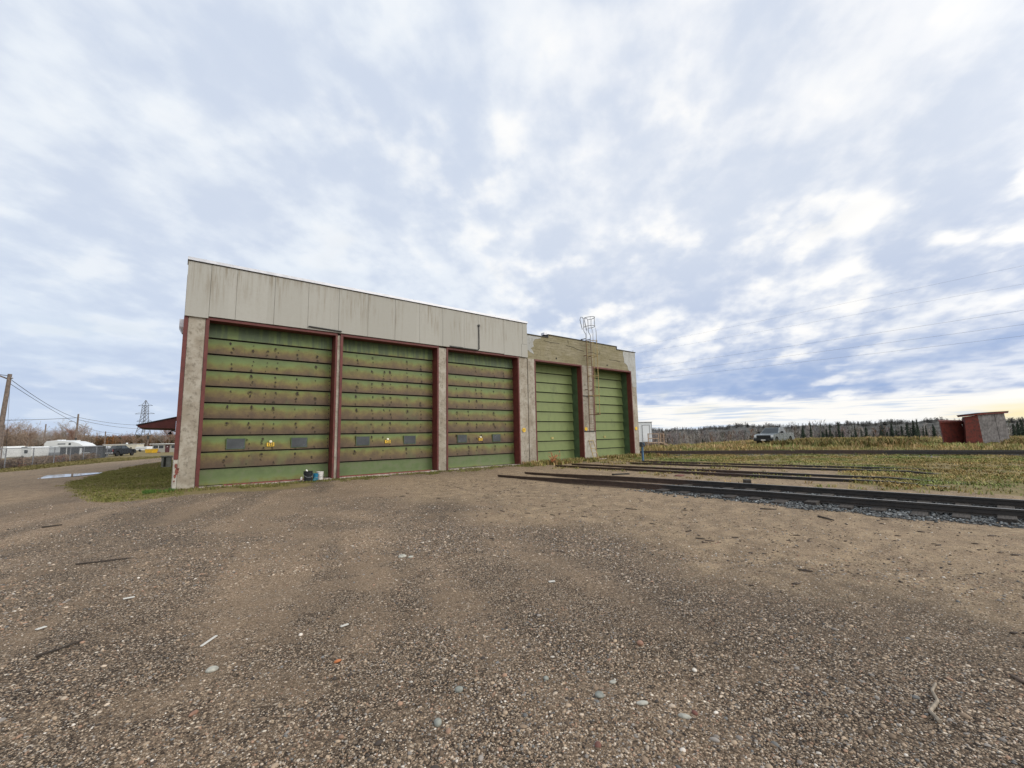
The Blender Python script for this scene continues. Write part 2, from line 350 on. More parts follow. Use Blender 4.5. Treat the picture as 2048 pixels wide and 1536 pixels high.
simple('shed_red', (.105, .018, .012), .85, 0, .45, 5, .4)
def m_greywood(g, b):
    P = geo_co(g); x, y, z = g.sep(P)
    n = g.noise(P, 3.2, 6, .7); gr = g.noise(g.comb(g.math('MULTIPLY', y, 14), g.math('MULTIPLY', x, 14), g.math('MULTIPLY', z, .8)), 1.4, 4)
    c = g.mix(g.rampf(n, .3, .7), (.085, .08, .08), (.235, .22, .22)); c = g.mix(g.rampf(gr, .52, .7, 0, .7), c, (.05, .043, .045))
    g.put(b.inputs['Base Color'], c); b.inputs['Roughness'].default_value = .9; bump(g, b, gr, .3, .01)
mat('grey_wood', m_greywood)
simple('lumber', (.36, .26, .19), .8, 0, .25, 6); simple('rv_white', (.66, .68, .69), .45, 0, .06, 1); simple('rv_cream', (.55, .52, .43), .5, 0, .08, 1); simple('rv_grey', (.30, .32, .34), .5); simple('rv_dark', (.045, .05, .056), .55, 0, .2, 2)
simple('office_white', (.72, .76, .80), .5, 0, .03, 1); simple('maroon', (.10, .03, .035), .6); simple('siding_beige', (.40, .39, .34), .7, 0, .1, 2); simple('dumpster', (.60, .36, .02), .5, .0, .15, 2)
simple('pole_wood', (.17, .135, .115), .9, 0, .3, 5, .3); simple('wire', (.028, .028, .032), .6); simple('wire_far', (.22, .25, .30), .6); simple('steel_lattice', (.14, .15, .17), .5, .4)
simple('bark', (.16, .135, .115), .9, 0, .3, 6, .3); simple('spruce_bark', (.07, .055, .045), .9)
simple('block_grey', (.14, .145, .13), .9, 0, .3, 4, .3)
def m_water(g, b):
    n = g.noise(geo_co(g), 14, 3); b.inputs['Base Color'].default_value = (.06, .05, .04, 1); b.inputs['Roughness'].default_value = .03
    b.inputs['IOR'].default_value = 1.6; b.inputs['Specular IOR Level'].default_value = 1.0; bump(g, b, n, .02, .002)
mat('puddle_water', m_water)

# ------------------------------------------------------------------ mesh + object helpers
def tag(o, label=None, cat=None, group=None, kind=None):
    if label: o['label'] = label
    if cat: o['category'] = cat
    if group: o['group'] = group
    if kind: o['kind'] = kind
    return o
def empty(name, loc=(0, 0, 0), rz=0.):
    o = bpy.data.objects.new(name, None); col.objects.link(o); o.location = loc; o.rotation_euler = (0, 0, rz); o.empty_display_size = .2; return o
class MB:
    def __init__(s): s.v = []; s.f = []; s.m = []
    def add(s, vs, fs, mi=0):
        k = len(s.v); s.v += [tuple(v) for v in vs]; s.f += [tuple(i+k for i in f) for f in fs]; s.m += [mi]*len(fs); return s
    def box(s, a, b, mi=0):
        (x0, y0, z0), (x1, y1, z1) = a, b
        return s.hexa([(x0, y0, z0), (x1, y0, z0), (x1, y1, z0), (x0, y1, z0)], [(x0, y0, z1), (x1, y0, z1), (x1, y1, z1), (x0, y1, z1)], mi)
    def hexa(s, lo, hi, mi=0):
        return s.add(list(lo)+list(hi), [(3, 2, 1, 0), (4, 5, 6, 7), (0, 1, 5, 4), (1, 2, 6, 5), (2, 3, 7, 6), (3, 0, 4, 7)], mi)
    def tube(s, pts, r, n=6, mi=0, closed=False, cap=True):
        pts = [Vector(p) for p in pts]; N = len(pts); rs = r if isinstance(r, (list, tuple)) else [r]*N
        rings = []; prev = None
        for i, p in enumerate(pts):
            if closed: t = pts[(i+1) % N]-pts[i-1]
            else: t = pts[min(i+1, N-1)]-pts[max(i-1, 0)]
            t = t.normalized() if t.length > 1e-9 else Vector((0, 0, 1))
            if prev is None:
                a = Vector((0, 0, 1)) if abs(t.z) < .9 else Vector((1, 0, 0)); a = (a-t*a.dot(t)).normalized()
            else:
                a = prev-t*prev.dot(t); a = a.normalized() if a.length > 1e-6 else t.orthogonal().normalized()
            prev = a; b = t.cross(a)
            rings.append([p+(a*math.cos(2*math.pi*k/n)+b*math.sin(2*math.pi*k/n))*rs[i] for k in range(n)])
        vs = [v for rg in rings for v in rg]; fs = []
        for i in range(N if closed else N-1):
            j = (i+1) % N
            for k in range(n): k2 = (k+1) % n; fs.append((i*n+k, i*n+k2, j*n+k2, j*n+k))
        if not closed and cap: fs += [tuple(range(n))[::-1], tuple((N-1)*n+k for k in range(n))]
        return s.add(vs, fs, mi)
    def lathe(s, prof, c=(0, 0, 0), n=20, mi=0, axis='z'):
        vs = []; fs = []
        for r, h in prof:
            for k in range(n):
                a = 2*math.pi*k/n; p = (r*math.cos(a), r*math.sin(a), h)
                if axis == 'y': p = (p[0], p[2], p[1])
                vs.append((c[0]+p[0], c[1]+p[1], c[2]+p[2]))
        for i in range(len(prof)-1):
            for k in range(n): k2 = (k+1) % n; fs.append((i*n+k, i*n+k2, (i+1)*n+k2, (i+1)*n+k))
        fs += [tuple(range(n))[::-1], tuple((len(prof)-1)*n+k for k in range(n))]
        return s.add(vs, fs, mi)
    def prism(s, poly, y0, y1, mi=0, plane='xz'):
        n = len(poly)
        def P(p, t): return (p[0], t, p[1]) if plane == 'xz' else ((t, p[0], p[1]) if plane == 'yz' else (p[0], p[1], t))
        vs = [P(p, y0) for p in poly]+[P(p, y1) for p in poly]
        fs = [tuple(range(n)), tuple(range(2*n-1, n-1, -1))]+[(i, i+n, (i+1) % n+n, (i+1) % n) for i in range(n)]
        return s.add(vs, fs, mi)
    def build(s, name, mats, parent=None, smooth=False, bevel=0.):
        me = bpy.data.meshes.new(name); me.from_pydata(s.v, [], s.f)
        if isinstance(mats, str): mats = [mats]
        for m in mats: me.materials.append(MATS[m])
        if len(mats) > 1: me.polygons.foreach_set('material_index', s.m)
        bm = bmesh.new(); bm.from_mesh(me); bmesh.ops.recalc_face_normals(bm, faces=bm.faces); bm.to_mesh(me); bm.free()
        if smooth:
            me.polygons.foreach_set('use_smooth', [True]*len(me.polygons)); me.set_sharp_from_angle(angle=R(40))
        o = bpy.data.objects.new(name, me); col.objects.link(o)
        if parent is not None: o.parent = parent
        if bevel:
            b = o.modifiers.new('bevel', 'BEVEL'); b.width = bevel; b.segments = 2; b.limit_method = 'ANGLE'; b.angle_limit = R(40)
        return o
def copy_tree(o, parent=None):
    c = o.copy(); col.objects.link(c)
    if parent is not None: c.parent = parent
    for ch in list(o.children): copy_tree(ch, c)
    return c
def text_mesh(txt, size, name, m, parent, loc, rot=(R(90), 0, 0)):
    cu = bpy.data.curves.new(name, 'FONT'); cu.body = txt; cu.size = size; cu.align_x = 'CENTER'; cu.align_y = 'CENTER'; cu.extrude = .002
    cu.offset = .004
    t = bpy.data.objects.new(name, cu); col.objects.link(t)
    dg = bpy.context.evaluated_depsgraph_get(); dg.update()
    me = bpy.data.meshes.new_from_object(t.evaluated_get(dg)); bpy.data.objects.remove(t)
    me.materials.clear(); me.materials.append(MATS[m]); me.name = name
    o = bpy.data.objects.new(name, me); col.objects.link(o); o.location = loc; o.rotation_euler = rot; o.parent = parent; return o
def np_mesh(name, V, F, m, C=None, smooth=False, parent=None):
    me = bpy.data.meshes.new(name); V = np.asarray(V, np.float32).reshape(-1, 3); F = np.asarray(F, np.int32); k = F.shape[1]
    me.vertices.add(len(V)); me.vertices.foreach_set('co', V.ravel())
    me.loops.add(F.size); me.loops.foreach_set('vertex_index', F.ravel())
    me.polygons.add(len(F)); me.polygons.foreach_set('loop_start', np.arange(0, F.size, k, dtype=np.int32))
    if smooth: me.polygons.foreach_set('use_smooth', np.ones(len(F), bool))
    me.update(calc_edges=True)
    if C is not None:
        a = me.attributes.new('Col', 'FLOAT_COLOR', 'POINT'); a.data.foreach_set('color', np.concatenate([C, np.ones((len(C), 1))], 1).astype(np.float32).ravel())
    me.materials.append(MATS[m]); o = bpy.data.objects.new(name, me); col.objects.link(o)
    if parent is not None: o.parent = parent
    return o
def scatter(name, tmpls, N, pos, rz, scl, colr, m, tilt=None, smooth=False, parent=None, jitter=0.):
    """many copies of small templates merged into one uncountable mass"""
    VV = []; FF = []; CC = []; k = 0; which = rng.integers(0, len(tmpls), N)
    for ti, (tv, tf, tc) in enumerate(tmpls):
        idx = np.nonzero(which == ti)[0]; n = len(idx)
        if n == 0: continue
        v = tv[None]*scl[idx][:, None, :]
        if jitter: v = v*(1+jitter*rng.standard_normal((n, len(tv), 1)))
        if tilt is not None:
            a = tilt[idx]; c, s = np.cos(a)[:, None], np.sin(a)[:, None]; v = np.stack([v[..., 0], v[..., 1]*c-v[..., 2]*s, v[..., 1]*s+v[..., 2]*c], -1)
        c, s = np.cos(rz[idx])[:, None], np.sin(rz[idx])[:, None]
        v = np.stack([v[..., 0]*c-v[..., 1]*s, v[..., 0]*s+v[..., 1]*c, v[..., 2]], -1)+pos[idx][:, None, :]
        VV.append(v.reshape(-1, 3)); FF.append((tf[None]+(np.arange(n)*len(tv))[:, None, None]).reshape(-1, tf.shape[1])+k)
        cc = colr[idx][:, None, :]*(tc[None] if tc is not None else np.ones((1, len(tv), 1))); CC.append(cc.reshape(-1, 3)); k += n*len(tv)
    return np_mesh(name, np.concatenate(VV), np.concatenate(FF), m, np.concatenate(CC), smooth, parent)

# ------------------------------------------------------------------ terrain
def sm(a, b, t): t = np.clip((np.asarray(t, float)-a)/(b-a), 0, 1); return t*t*(3-2*t)
def vnoise(x, y, s, seed=0):
    x = np.asarray(x, float)*s+seed*17.3; y = np.asarray(y, float)*s+seed*9.7
    xi = np.floor(x).astype(np.int64); yi = np.floor(y).astype(np.int64); fx = x-xi; fy = y-yi; fx = fx*fx*(3-2*fx); fy = fy*fy*(3-2*fy)
    def h(a, b): q = np.sin(a*127.1+b*311.7+seed*74.7)*43758.5453; return q-np.floor(q)
    return (h(xi, yi)*(1-fx)+h(xi+1, yi)*fx)*(1-fy)+(h(xi, yi+1)*(1-fx)+h(xi+1, yi+1)*fx)*fy
def fbm(x, y, s, seed=0): return .55*vnoise(x, y, s, seed)+.28*vnoise(x, y, s*2.1, seed+1)+.17*vnoise(x, y, s*4.3, seed+2)
FX, FY = .617, .787
def crest(x, y): return 66-19*sm(17, 33, np.degrees(np.arctan2(y, np.maximum(x, 1))))
def gz(x, y):
    x = np.asarray(x, float); y = np.asarray(y, float)
    L = -.65*(1-np.exp(-np.maximum(0, y-24)/25))*(1-sm(20, 45, x))
    V = -9*sm(0, 110, FX*x+FY*y-crest(x, y))*sm(20, 45, x)
    berm = .16*sm(30, 40, FX*x+FY*y)*(1-sm(-6, 8, FX*x+FY*y-crest(x, y)))*(1-sm(20, 31, np.degrees(np.arctan2(y, np.maximum(x, 1)))))*sm(28, 40, x)*(.4+.9*fbm(x, y, .25, 4))
    pud = np.exp(-(((x+5.0)/2.0)**2+((y-38.2)/3.0)**2)**2)
    L = L*(1-pud)-.335*pud
    yard = (1-pud)*.075*(fbm(x, y, .35, 2)-.5)+.03*(fbm(x, y, 1.4, 6)-.5)
    return L+V+berm*.6+yard
T1n = lambda y: 10.17+(13.6-y)*.094
def masks(x, y):
    n = fbm(x, y, .5, 8)-.5; n2 = fbm(x, y, 1.6, 12)-.5
    edge = np.interp(y, [14, 15.3, 17.3, 23.4, 35, 39, 49, 57, 65.5, 72], [-.2, -.9, -1.7, -3.3, -3.6, -3.7, -2.9, -1.7, -.34, 2])
    lawn = sm(-.5, .5, (x-edge)+1.1*n)*sm(15.6, 17.4, y+2.0*n)*(1-sm(3.0, 5.0, x))*(1-sm(18.2, 19.5, y)*sm(0.3, .6, x))
    redge = np.interp(y, [44, 50, 54.7, 66.6, 74, 81.6, 90], [-11.4, -10.4, -9, -6.5, -4, -1, 4])
    verge = sm(-.4, .4, (redge-x)+1.2*n)*sm(44, 50, y)*(1-sm(-30, -20, -x)*0)
    far = sm(84, 92, y-.0*x)*(1-sm(10, 26, x))
    left = np.maximum(verge, far)
    q = FX*x+FY*y
    r1 = sm(14.0, 16.2, x+2.2*n)*(1-sm(2.6, 5.2, y-.3*(x-15)+1.6*n))
    r2 = sm(20.4, 22.6, x+.17*(y-8)+2.0*n)
    r3 = .42*sm(13.2, 14.4, x)*sm(.45, .6, fbm(x, y, .9, 21))
    south = sm(12.4, 14.4, x+1.5*n)*(1-sm(-3, -1, y))
    right = np.maximum(np.maximum(r1, r2), np.maximum(r3, south))
    base = .75*sm(16.9, 18.2, y+1.2*n2)*sm(5.5, 16, x)*(1-sm(19.2, 19.6, y))*sm(.3, .55, fbm(x, y, .8, 31)+.1)
    grass = np.clip(np.maximum.reduce([lawn, left, right, base]), 0, 1)
    gnear = T1n(y)
    sand = sm(4.2, 6.4, x+2.6*n)*(1-sm(21, 24, x))*(1-sm(14, 20, y))
    sand = np.maximum(sand, .8*(1-sm(-4, -1, x+1.5*n))*sm(14, 20, y))
    d1 = x-gnear
    ball = sm(-1.05, -.55, d1+.9*n2)*(1-sm(1.9, 2.5, d1+.8*n2))*(1-sm(6.6, 8.0, y+1.2*n))*1.0
    t4 = 29.6-.43*(y-13.9)
    ball = np.maximum(ball, .75*sm(.46, .6, fbm(x, y, .6, 41))*sm(-3.0, -1.5, x-t4)*(1-sm(2, 3, x-t4)))
    a = np.hypot(x-5.2, (y+.2)*1.0)
    dark = sm(2.2, 3.4, x-.25*y+1.1*n)*(1-sm(6.6, 7.8, x+.35*y+1.6*n))
    dark = np.maximum(dark, .55*sm(.52, .66, fbm(x+.6*y, y*.8, .45, 51))*(1-sm(9, 12, x)))
    dark = dark*(1-sm(10, 14, y))
    dark = np.maximum(dark, .8*sm(17.5, 18.2, y+.9*n2)*(1-sm(18.6, 19, y))*sm(-.5, .5, x)*(1-sm(15, 16, x)))  # dark strip along the wall base, contact shade painted into the ground colour
    return grass, sand*(1-ball), ball, dark
def pathn(x, y): return sm(.38, .62, fbm((x-.30*y)*1.0, y*.13+.02*x, 1.15, 23))
def grid_lines(lo, hi, d0, far, grow):
    c = list(np.arange(lo, hi+1e-6, d0)); d = d0; v = hi
    while v < far: d *= grow; v += d; c.append(v)
    d = d0; v = lo
    while v > -far: d *= grow; v -= d; c.insert(0, v)
    return np.array(c)
gx = grid_lines(-6, 26, .16, 3500, 1.07); gy = grid_lines(-3, 22, .16, 3500, 1.07)
X, Y = np.meshgrid(gx, gy, indexing='ij'); Z = gz(X, Y)
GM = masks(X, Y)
nx, ny = X.shape
idx = np.arange(nx*ny).reshape(nx, ny)
quads = np.stack([idx[:-1, :-1], idx[1:, :-1], idx[1:, 1:], idx[:-1, 1:]], -1).reshape(-1, 4)
cx = (X[:-1, :-1]+X[1:, 1:])/2; cy = (Y[:-1, :-1]+Y[1:, 1:])/2
cg, cs, cb, cd = masks(cx, cy)
region = np.zeros(cx.shape, int)                                        # 0 gravel yard
region[(cg > .5) & (cx < 12)] = 1                                       # mown lawn and verge
region[(cx > 13.2)] = 2                                                 # rail yard and field
region[(cx < -1) & (cy > 26) & (cg <= .5) & (cy < 95)] = 3               # dirt road
def ground_part(name, sel):
    q = quads[sel.ravel()]; used, inv = np.unique(q, return_inverse=True)
    V = np.stack([X.ravel()[used], Y.ravel()[used], Z.ravel()[used]], -1)
    o = np_mesh(name, V, inv.reshape(-1, 4), 'ground', smooth=True)
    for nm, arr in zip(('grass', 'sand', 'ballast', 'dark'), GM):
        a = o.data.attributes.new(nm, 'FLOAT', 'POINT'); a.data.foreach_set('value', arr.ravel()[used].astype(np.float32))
    a = o.data.attributes.new('path', 'FLOAT', 'POINT'); a.data.foreach_set('value', pathn(X, Y).ravel()[used].astype(np.float32))
    tag(o, kind='structure'); return o
ground_part('gravel_yard', region == 0); ground_part('lawn', region == 1); ground_part('field', region == 2); ground_part('dirt_road', region == 3)
def gz1(x, y): return float(gz(x, y))
# puddle along the edge of the dirt road
pts = [(-6.0, 36.1), (-5.2, 36.3), (-4.5, 37.0), (-3.75, 38.6), (-3.75, 39.9), (-4.6, 39.9), (-5.3, 40.0), (-5.9, 40.0), (-6.2, 39.3), (-6.1, 37.4)]
zz = min(gz1(a, b) for a, b in pts)
big = []
for i in range(len(pts)):
    p, q, r_, s_ = (Vector(pts[(i+k-1) % len(pts)]) for k in range(4))
    for t in (0, .25, .5, .75): big.append(.5*((2*q)+(r_-p)*t+(2*p-5*q+4*r_-s_)*t*t+(3*q-p-3*r_+s_)*t**3))
pm = MB(); pm.prism([tuple(v) for v in big], -.45, -.300, plane='xy')
tag(pm.build('puddle', 'puddle_water'), kind='structure')

# ------------------------------------------------------------------ the shop building
F0 = 18.53; BACK = 54.0
shop = tag(empty('repair_shop', (0, F0, 0)), 'long railway shop with five tall green overhead doors, concrete columns and pale panelled parapet', 'building')
def part(mb, name, mats, parent=shop, **k):
    o = mb.build(name, mats, parent, **k)
    if parent is shop: o.matrix_parent_inverse = Matrix.Translation((0, -F0, 0))
    return o
def sub(mb, name, mats, parent, **k):
    o = mb.build(name, mats, parent, **k); return o
Y1 = F0+.5; Y2 = F0+.85
# openings: left edge, right edge, door plane
OP = [(.73, 5.10, Y1, 'door_worn'), (5.41, 9.90, Y1, 'door_worn'), (10.50, 14.97, Y1, 'door_worn'), (16.29, 20.13, Y2, 'door_green'), (21.32, 25.25, Y2, 'door_green')]
# columns
part(MB().box((.115, F0, -.3), (.62, F0+1.2, 6.03)), 'corner_column', 'concrete', bevel=.02)
part(MB().box((5.18, F0+.03, -.3), (5.33, F0+1.2, 5.99)), 'column', 'concrete', bevel=.01)
part(MB().box((9.98, F0, -.3), (10.41, F0+1.2, 5.99)), 'column', 'concrete', bevel=.02)
part(MB().box((15.06, F0, -.3), (15.66, F0+1.2, 6.02)).box((15.70, F0-.02, -.3), (16.20, F0+1.2, 6.0)).box((15.655, F0+.04, -.3), (15.705, F0+1.1, 6.0)), 'column', 'concrete', bevel=.02)
part(MB().box((20.21, F0, 1.78), (20.72, F0+1.2, 6.0)).box((20.76, F0-.015, 1.80), (21.24, F0+1.2, 6.0)).box((20.715, F0+.05, 1.8), (20.765, F0+1.1, 6.0)), 'column', 'concrete', bevel=.02)
part(MB().box((20.20, F0-.03, .12), (21.26, F0+1.2, 1.74)).box((20.22, F0+.06, -.3), (21.22, F0+1.0, 1.79)), 'column_base', 'concrete_base', bevel=.02)
part(MB().box((20.2, F0-.035, 4.0), (21.25, F0-.012, 4.05)), 'joint_strip', 'dark_trim'); part(MB().box((20.2, F0-.045, 1.735), (21.27, F0-.026, 1.80)), 'joint_strip', 'dark_trim')
part(MB().box((25.33, F0, -.3), (25.90, F0+1.2, 6.02)), 'end_column', 'concrete', bevel=.02)
# upper concrete wall over the two right doors, stepped top
part(MB().prism([(15.62, 6.0), (25.90, 6.0), (25.90, 7.40), (23.80, 7.40), (23.80, 7.60), (17.37, 7.60), (17.37, 7.42), (15.62, 7.42)], F0, F0+.4), 'upper_wall', 'concrete_boards')
# pale patched corner, irregular edge
pz = [(24.55, 7.36), (24.50, 7.1), (24.62, 6.8), (24.60, 6.55), (24.85, 6.45), (24.98, 6.3), (25.0, 6.1), (25.12, 6.02), (25.34, 5.9), (25.36, 5.2), (25.42, 4.9), (25.9, 4.86), (25.9, 7.36)]
part(MB().prism(pz, F0-.012, F0+.03), 'plaster_patch', 'concrete_pale')
pz = [(15.66, 7.37), (15.66, 6.55), (15.9, 6.4), (16.2, 6.3), (16.1, 6.5), (15.95, 6.62), (16.2, 6.75), (16.15, 7.0), (16.3, 7.2), (16.75, 7.3), (16.8, 7.37)]
part(MB().prism(pz, F0-.010, F0+.03), 'plaster_patch', 'concrete_pale')
fl = MB()
for x0, x1, z in ((15.62, 17.36, 7.42), (17.33, 23.84, 7.60), (23.84, 25.96, 7.40)): fl.box((x0, F0-.05, z), (x1, F0+.5, z+.035))
fl.box((17.335, F0-.045, 7.455), (17.37, F0+.4, 7.6)); fl.box((23.80, F0-.045, 7.435), (23.835, F0+.4, 7.6))
part(fl, 'coping', 'dark_trim')
part(MB().box((17.25, F0+.2, 7.64), (17.5, F0+.5, 7.78)), 'roof_bracket', 'flashing'); part(MB().box((25.86, F0+.1, 7.435), (25.9, F0+.14, 7.6)), 'roof_bracket', 'flashing')
# cracks and form-tie holes in the upper wall
for pl in ([(18.9, 7.12), (19.5, 7.08), (19.9, 6.98), (20.5, 6.93)], [(20.9, 6.88), (21.4, 6.93), (21.7, 6.86), (22.1, 6.92)], [(19.05, 7.5), (19.07, 7.28)], [(22.0, 6.95), (22.05, 7.08)], [(17.0, 7.2), (17.6, 7.16), (18.3, 7.18)], [(23.0, 6.6), (23.6, 6.62), (24.2, 6.56)]):
    part(MB().tube([(x, F0-.002, z) for x, z in pl], .014, 4), 'wall_crack', 'gap_dark')
for x, z in ((18.0, 6.22), (22.75, 6.2)): part(MB().lathe([(.06, -.006), (.06, .02)], (x, F0, z), 10, axis='y'), 'form_hole', 'gap_dark')

# pale cladding parapet over the three left doors: separate sheets with seams
seams = [.0, .69, 1.49, 2.75, 3.97, 5.18, 6.43, 7.69, 8.92, 10.17, 11.42, 12.28, 13.97, 15.30, 15.64]
cl = MB()
for i in range(len(seams)-1):
    z0 = 6.07 if i else 6.0
    o = (.0, .006, .002, .008, .003, .007, .001, .006, .003, .008, .002, .006, .003, .009)[i]
    if i == len(seams)-2: cl.box((seams[i]+.006, F0-.075-o, 6.78), (seams[i+1], F0+.3, 8.0)); cl.box((seams[i]-.08, F0-.088, 6.03), (seams[i+1]+.02, F0+.3, 6.77))
    elif i == len(seams)-3: cl.box((seams[i]+.006, F0-.075-o, 6.04), (seams[i+1]-.09, F0+.3, 8.0)); cl.box((seams[i+1]-.089, F0-.075-o, 6.78), (seams[i+1]-.006, F0+.3, 8.0))
    else: cl.box((seams[i]+.006, F0-.075-o, z0), (seams[i+1]-.006, F0+.3, 8.0))
part(cl, 'parapet_cladding', 'cladding')
part(MB().box((0.02, F0-.064, 6.09), (15.62, F0+.28, 7.98)), 'parapet_backing', 'seam_grey')
part(MB().box((-.02, F0-.13, 8.026), (15.68, F0+.5, 8.13)), 'parapet_flashing', 'flashing')
part(MB().box((0.0, F0-.105, 8.0), (15.66, F0+.45, 8.025)), 'parapet_drip', 'dark_trim')
# conduits on the parapet
part(MB().tube([(12.3, F0-.12, 7.42), (12.3, F0-.12, 6.16), (12.22, F0-.12, 6.09), (11.3, F0-.12, 6.09)], .025, 6).box((12.25, F0-.15, 7.36), (12.35, F0-.09, 7.46)).tube([(11.3, F0-.1, 6.10), (10.55, F0-.1, 6.10)], .04, 6), 'conduit', 'black_paint')
part(MB().tube([(4.0, F0-.12, 6.17), (5.3, F0-.12, 6.13)], .03, 6), 'conduit', 'black_paint')
part(MB().box((13.1, F0+2.4, 7.9), (13.3, F0+2.6, 8.62)).lathe([(.22, 8.62), (.30, 8.66), (.05, 8.85)], (13.2, F0+2.5, 0), 12), 'roof_vent', 'galv')
# red steel frames round the openings
for i, (x0, x1, yd, dm) in enumerate(OP):
    f = MB(); zt = 5.95 if i < 3 else 5.90; rd = F0+.44 if i < 3 else F0+.35
    w0 = .11 if i < 2 else .09; w1 = .08
    f.box((x0-w0, F0-.022, .0), (x0, rd, zt)); f.box((x1, F0-.022, 0), (x1+w1, rd, zt)); f.box((x0-w0, F0-.026, zt), (x1+w1, rd, zt+.10))
    part(f, 'door_frame', 'red_paint', bevel=.006)
    jm = 'red_paint' if i < 3 else 'jamb_green'
    part(MB().box((x0-.06, rd, 0), (x0-.002, yd+.3, zt+.1)), 'door_jamb', jm); part(MB().box((x1+.002, rd, 0), (x1+.06, yd+.3, zt+.1)), 'door_jamb', jm)
    part(MB().box((x0-.05, rd+.002, zt+.02), (x1+.05, yd+.3, zt+.09)), 'door_head', 'jamb_green')
    # overhead door: ten overlapping sections with dark gaps
    d = MB(); s = .595; L0 = x0+.015; L1 = x1-.015; sag = random.Random(i)
    for k in range(10):
        za = k*s+.06; zb = (k+1)*s+.012
        if k == 9: zb = zt+.05
        tl = sag.uniform(-.006, .006); pr = .075+tl
        d.hexa([(L0, yd-pr, za), (L1, yd-pr-tl, za), (L1, yd+.02, za), (L0, yd+.02, za)], [(L0, yd-.005, zb), (L1, yd-.005, zb), (L1, yd+.03, zb), (L0, yd+.03, zb)], 0)
    d.box((L0, yd+.031, .02), (L1, yd+.06, zt+.05), 1)
    if i < 3:
        # dark bleeding fixing marks in six columns
        rx = random.Random(40+i)
        for cxp in (.17, .33, .44, .52, .70, .86):
            for k in range(1, 9):
                for row in (.42, .24, .08):
                    if rx.random() < (.16 if row > .4 else .30): continue
                    xx = L0+(L1-L0)*(cxp+rx.uniform(-.012, .012)); zz_ = k*s+.06+row+rx.uniform(-.03, .03)
                    t = (zz_-(k*s+.06))/(s-.05); yy = yd-(.081*(1-t)+.009*t)-.003
                    rw = rx.uniform(.010, .032)*(1.25 if row > .3 else 1); rh = rw*rx.uniform(.8, 2.2); n = 9
                    poly = [(xx+rw*math.cos(2*math.pi*q/n)*rx.uniform(.7, 1.2), yy-.0, zz_+rh*math.sin(2*math.pi*q/n)*rx.uniform(.7, 1.2)) for q in range(n)]
                    poly = [(a, b+(c-zz_)*.128, c) for a, b, c in poly]
                    d.add(poly, [tuple(range(n))], 2)
                    hr = rw*rx.uniform(1.5, 2.3); dz_ = -rw*rx.uniform(.3, 1.6); sk = rx.uniform(-.02, .02)
                    hp = [(xx+sk*(math.sin(q)<0)+hr*math.cos(q)*rx.uniform(.75, 1.2), zz_+dz_+hr*rx.uniform(1.0, 1.6)*math.sin(q)) for q in np.linspace(0, 6.0, 11)]
                    hp = [(a, max(c, k*s+.065)) for a, c in hp]
                    d.add([(a, yy+.0015+(c-zz_)*.128, c) for a, c in hp], [tuple(range(11))], 3)
        for k in range(1, 9):
            for q in range(3):
                xx = L1-.06; zz_ = k*s+.12+q*.17+rx.uniform(-.02, .02); t = (zz_-(k*s+.06))/(s-.05); yy = yd-(.081*(1-t)+.009*t)-.003; n = 6; rw = .022
                d.add([(xx+rw*math.cos(2*math.pi*w/n), yy+rw*1.3*math.sin(2*math.pi*w/n)*.128, zz_+rw*1.3*math.sin(2*math.pi*w/n)) for w in range(n)], [tuple(range(n))], 2)
    door = part(d, 'overhead_door', [dm, 'gap_dark', 'door_stain', 'stain_halo'])
    door['label'] = ['tall green door worn brown with two grey panes and yellow plate 123', 'tall green door worn brown with two grey panes and yellow plate 122', 'tall green door worn brown with two grey panes and yellow plate 121', 'clean pale green door left of the caged roof ladder', 'clean pale green door right of the caged roof ladder'][i]
    inv = door.matrix_parent_inverse
    def dsub(mb, name, m, **k):
        return mb.build(name, m, door, **k)
    yp = yd-.075
    if i < 3:
        wins = [[(1.50, 2.06), (3.66, 4.22)], [(6.21, 6.77), (8.41, 8.97)], [(11.30, 11.82), (13.48, 13.97)]][i]
        for a, b in wins:
            w = dsub(MB().box((a, yp-.012, 1.32), (b, yp+.06, 1.68)), 'door_window', 'glass_pane')
            fr = MB().box((a-.02, yp-.016, 1.30), (b+.02, yp+.05, 1.32)).box((a-.02, yp-.016, 1.68), (b+.02, yp+.05, 1.70)).box((a-.02, yp-.016, 1.32), (a, yp+.05, 1.68)).box((b, yp-.016, 1.32), (b+.02, yp+.05, 1.68))
            dsub(fr, 'window_frame', 'jamb_green')
        mx_ = [2.92, 7.62, 12.69][i]; pw = [.125, .125, .11][i]
        pl = dsub(MB().box((mx_-pw, yp-.022, 1.375), (mx_+pw, yp+.06, 1.515)), 'number_plate', 'yellow_sign')
        text_mesh(['123', '122', '121'][i], .135, 'number', 'black_paint', door, (mx_, yp-.024, 1.443))
        dsub(MB().lathe([(.02, -.05), (.05, -.035), (.05, .03)], (mx_, yp, 1.555), 10, axis='y'), 'door_lock', 'white_knob')
    else:
        mx_ = [18.2, 23.1][i-3]
        dsub(MB().box((mx_-.09, yp-.022, 1.34), (mx_+.09, yp+.06, 1.47)), 'number_plate', 'plate_pale')
    # concrete sill with its worn red edge
    part(MB().box((x0, F0-.12, -.2), (x1, yd+.3, .035)), 'door_sill', 'sill', bevel=.015)
    if i < 2: part(MB().box((x0+.7*(1-i), F0+.05, .036), (x1-.3, F0+.16, .075)), 'sill_strip', 'peel_red')
    if i >= 3: part(MB().box((x0, yd-.16, .036), (x1, yd-.02, .10)), 'sill_strip', 'post_blue')
# round yellow number signs on the columns
for x, z, t in ((15.30, 1.90, '11'), (20.38, 1.93, ''), (25.55, 1.93, '')):
    o = part(MB().lathe([(.12, -.045), (.12, -.02)], (x, F0, z), 24, axis='y'), 'number_sign', 'yellow_sign')
    if t: text_mesh(t, .15, 'number', 'black_paint', o, (x, F0-.047, z))
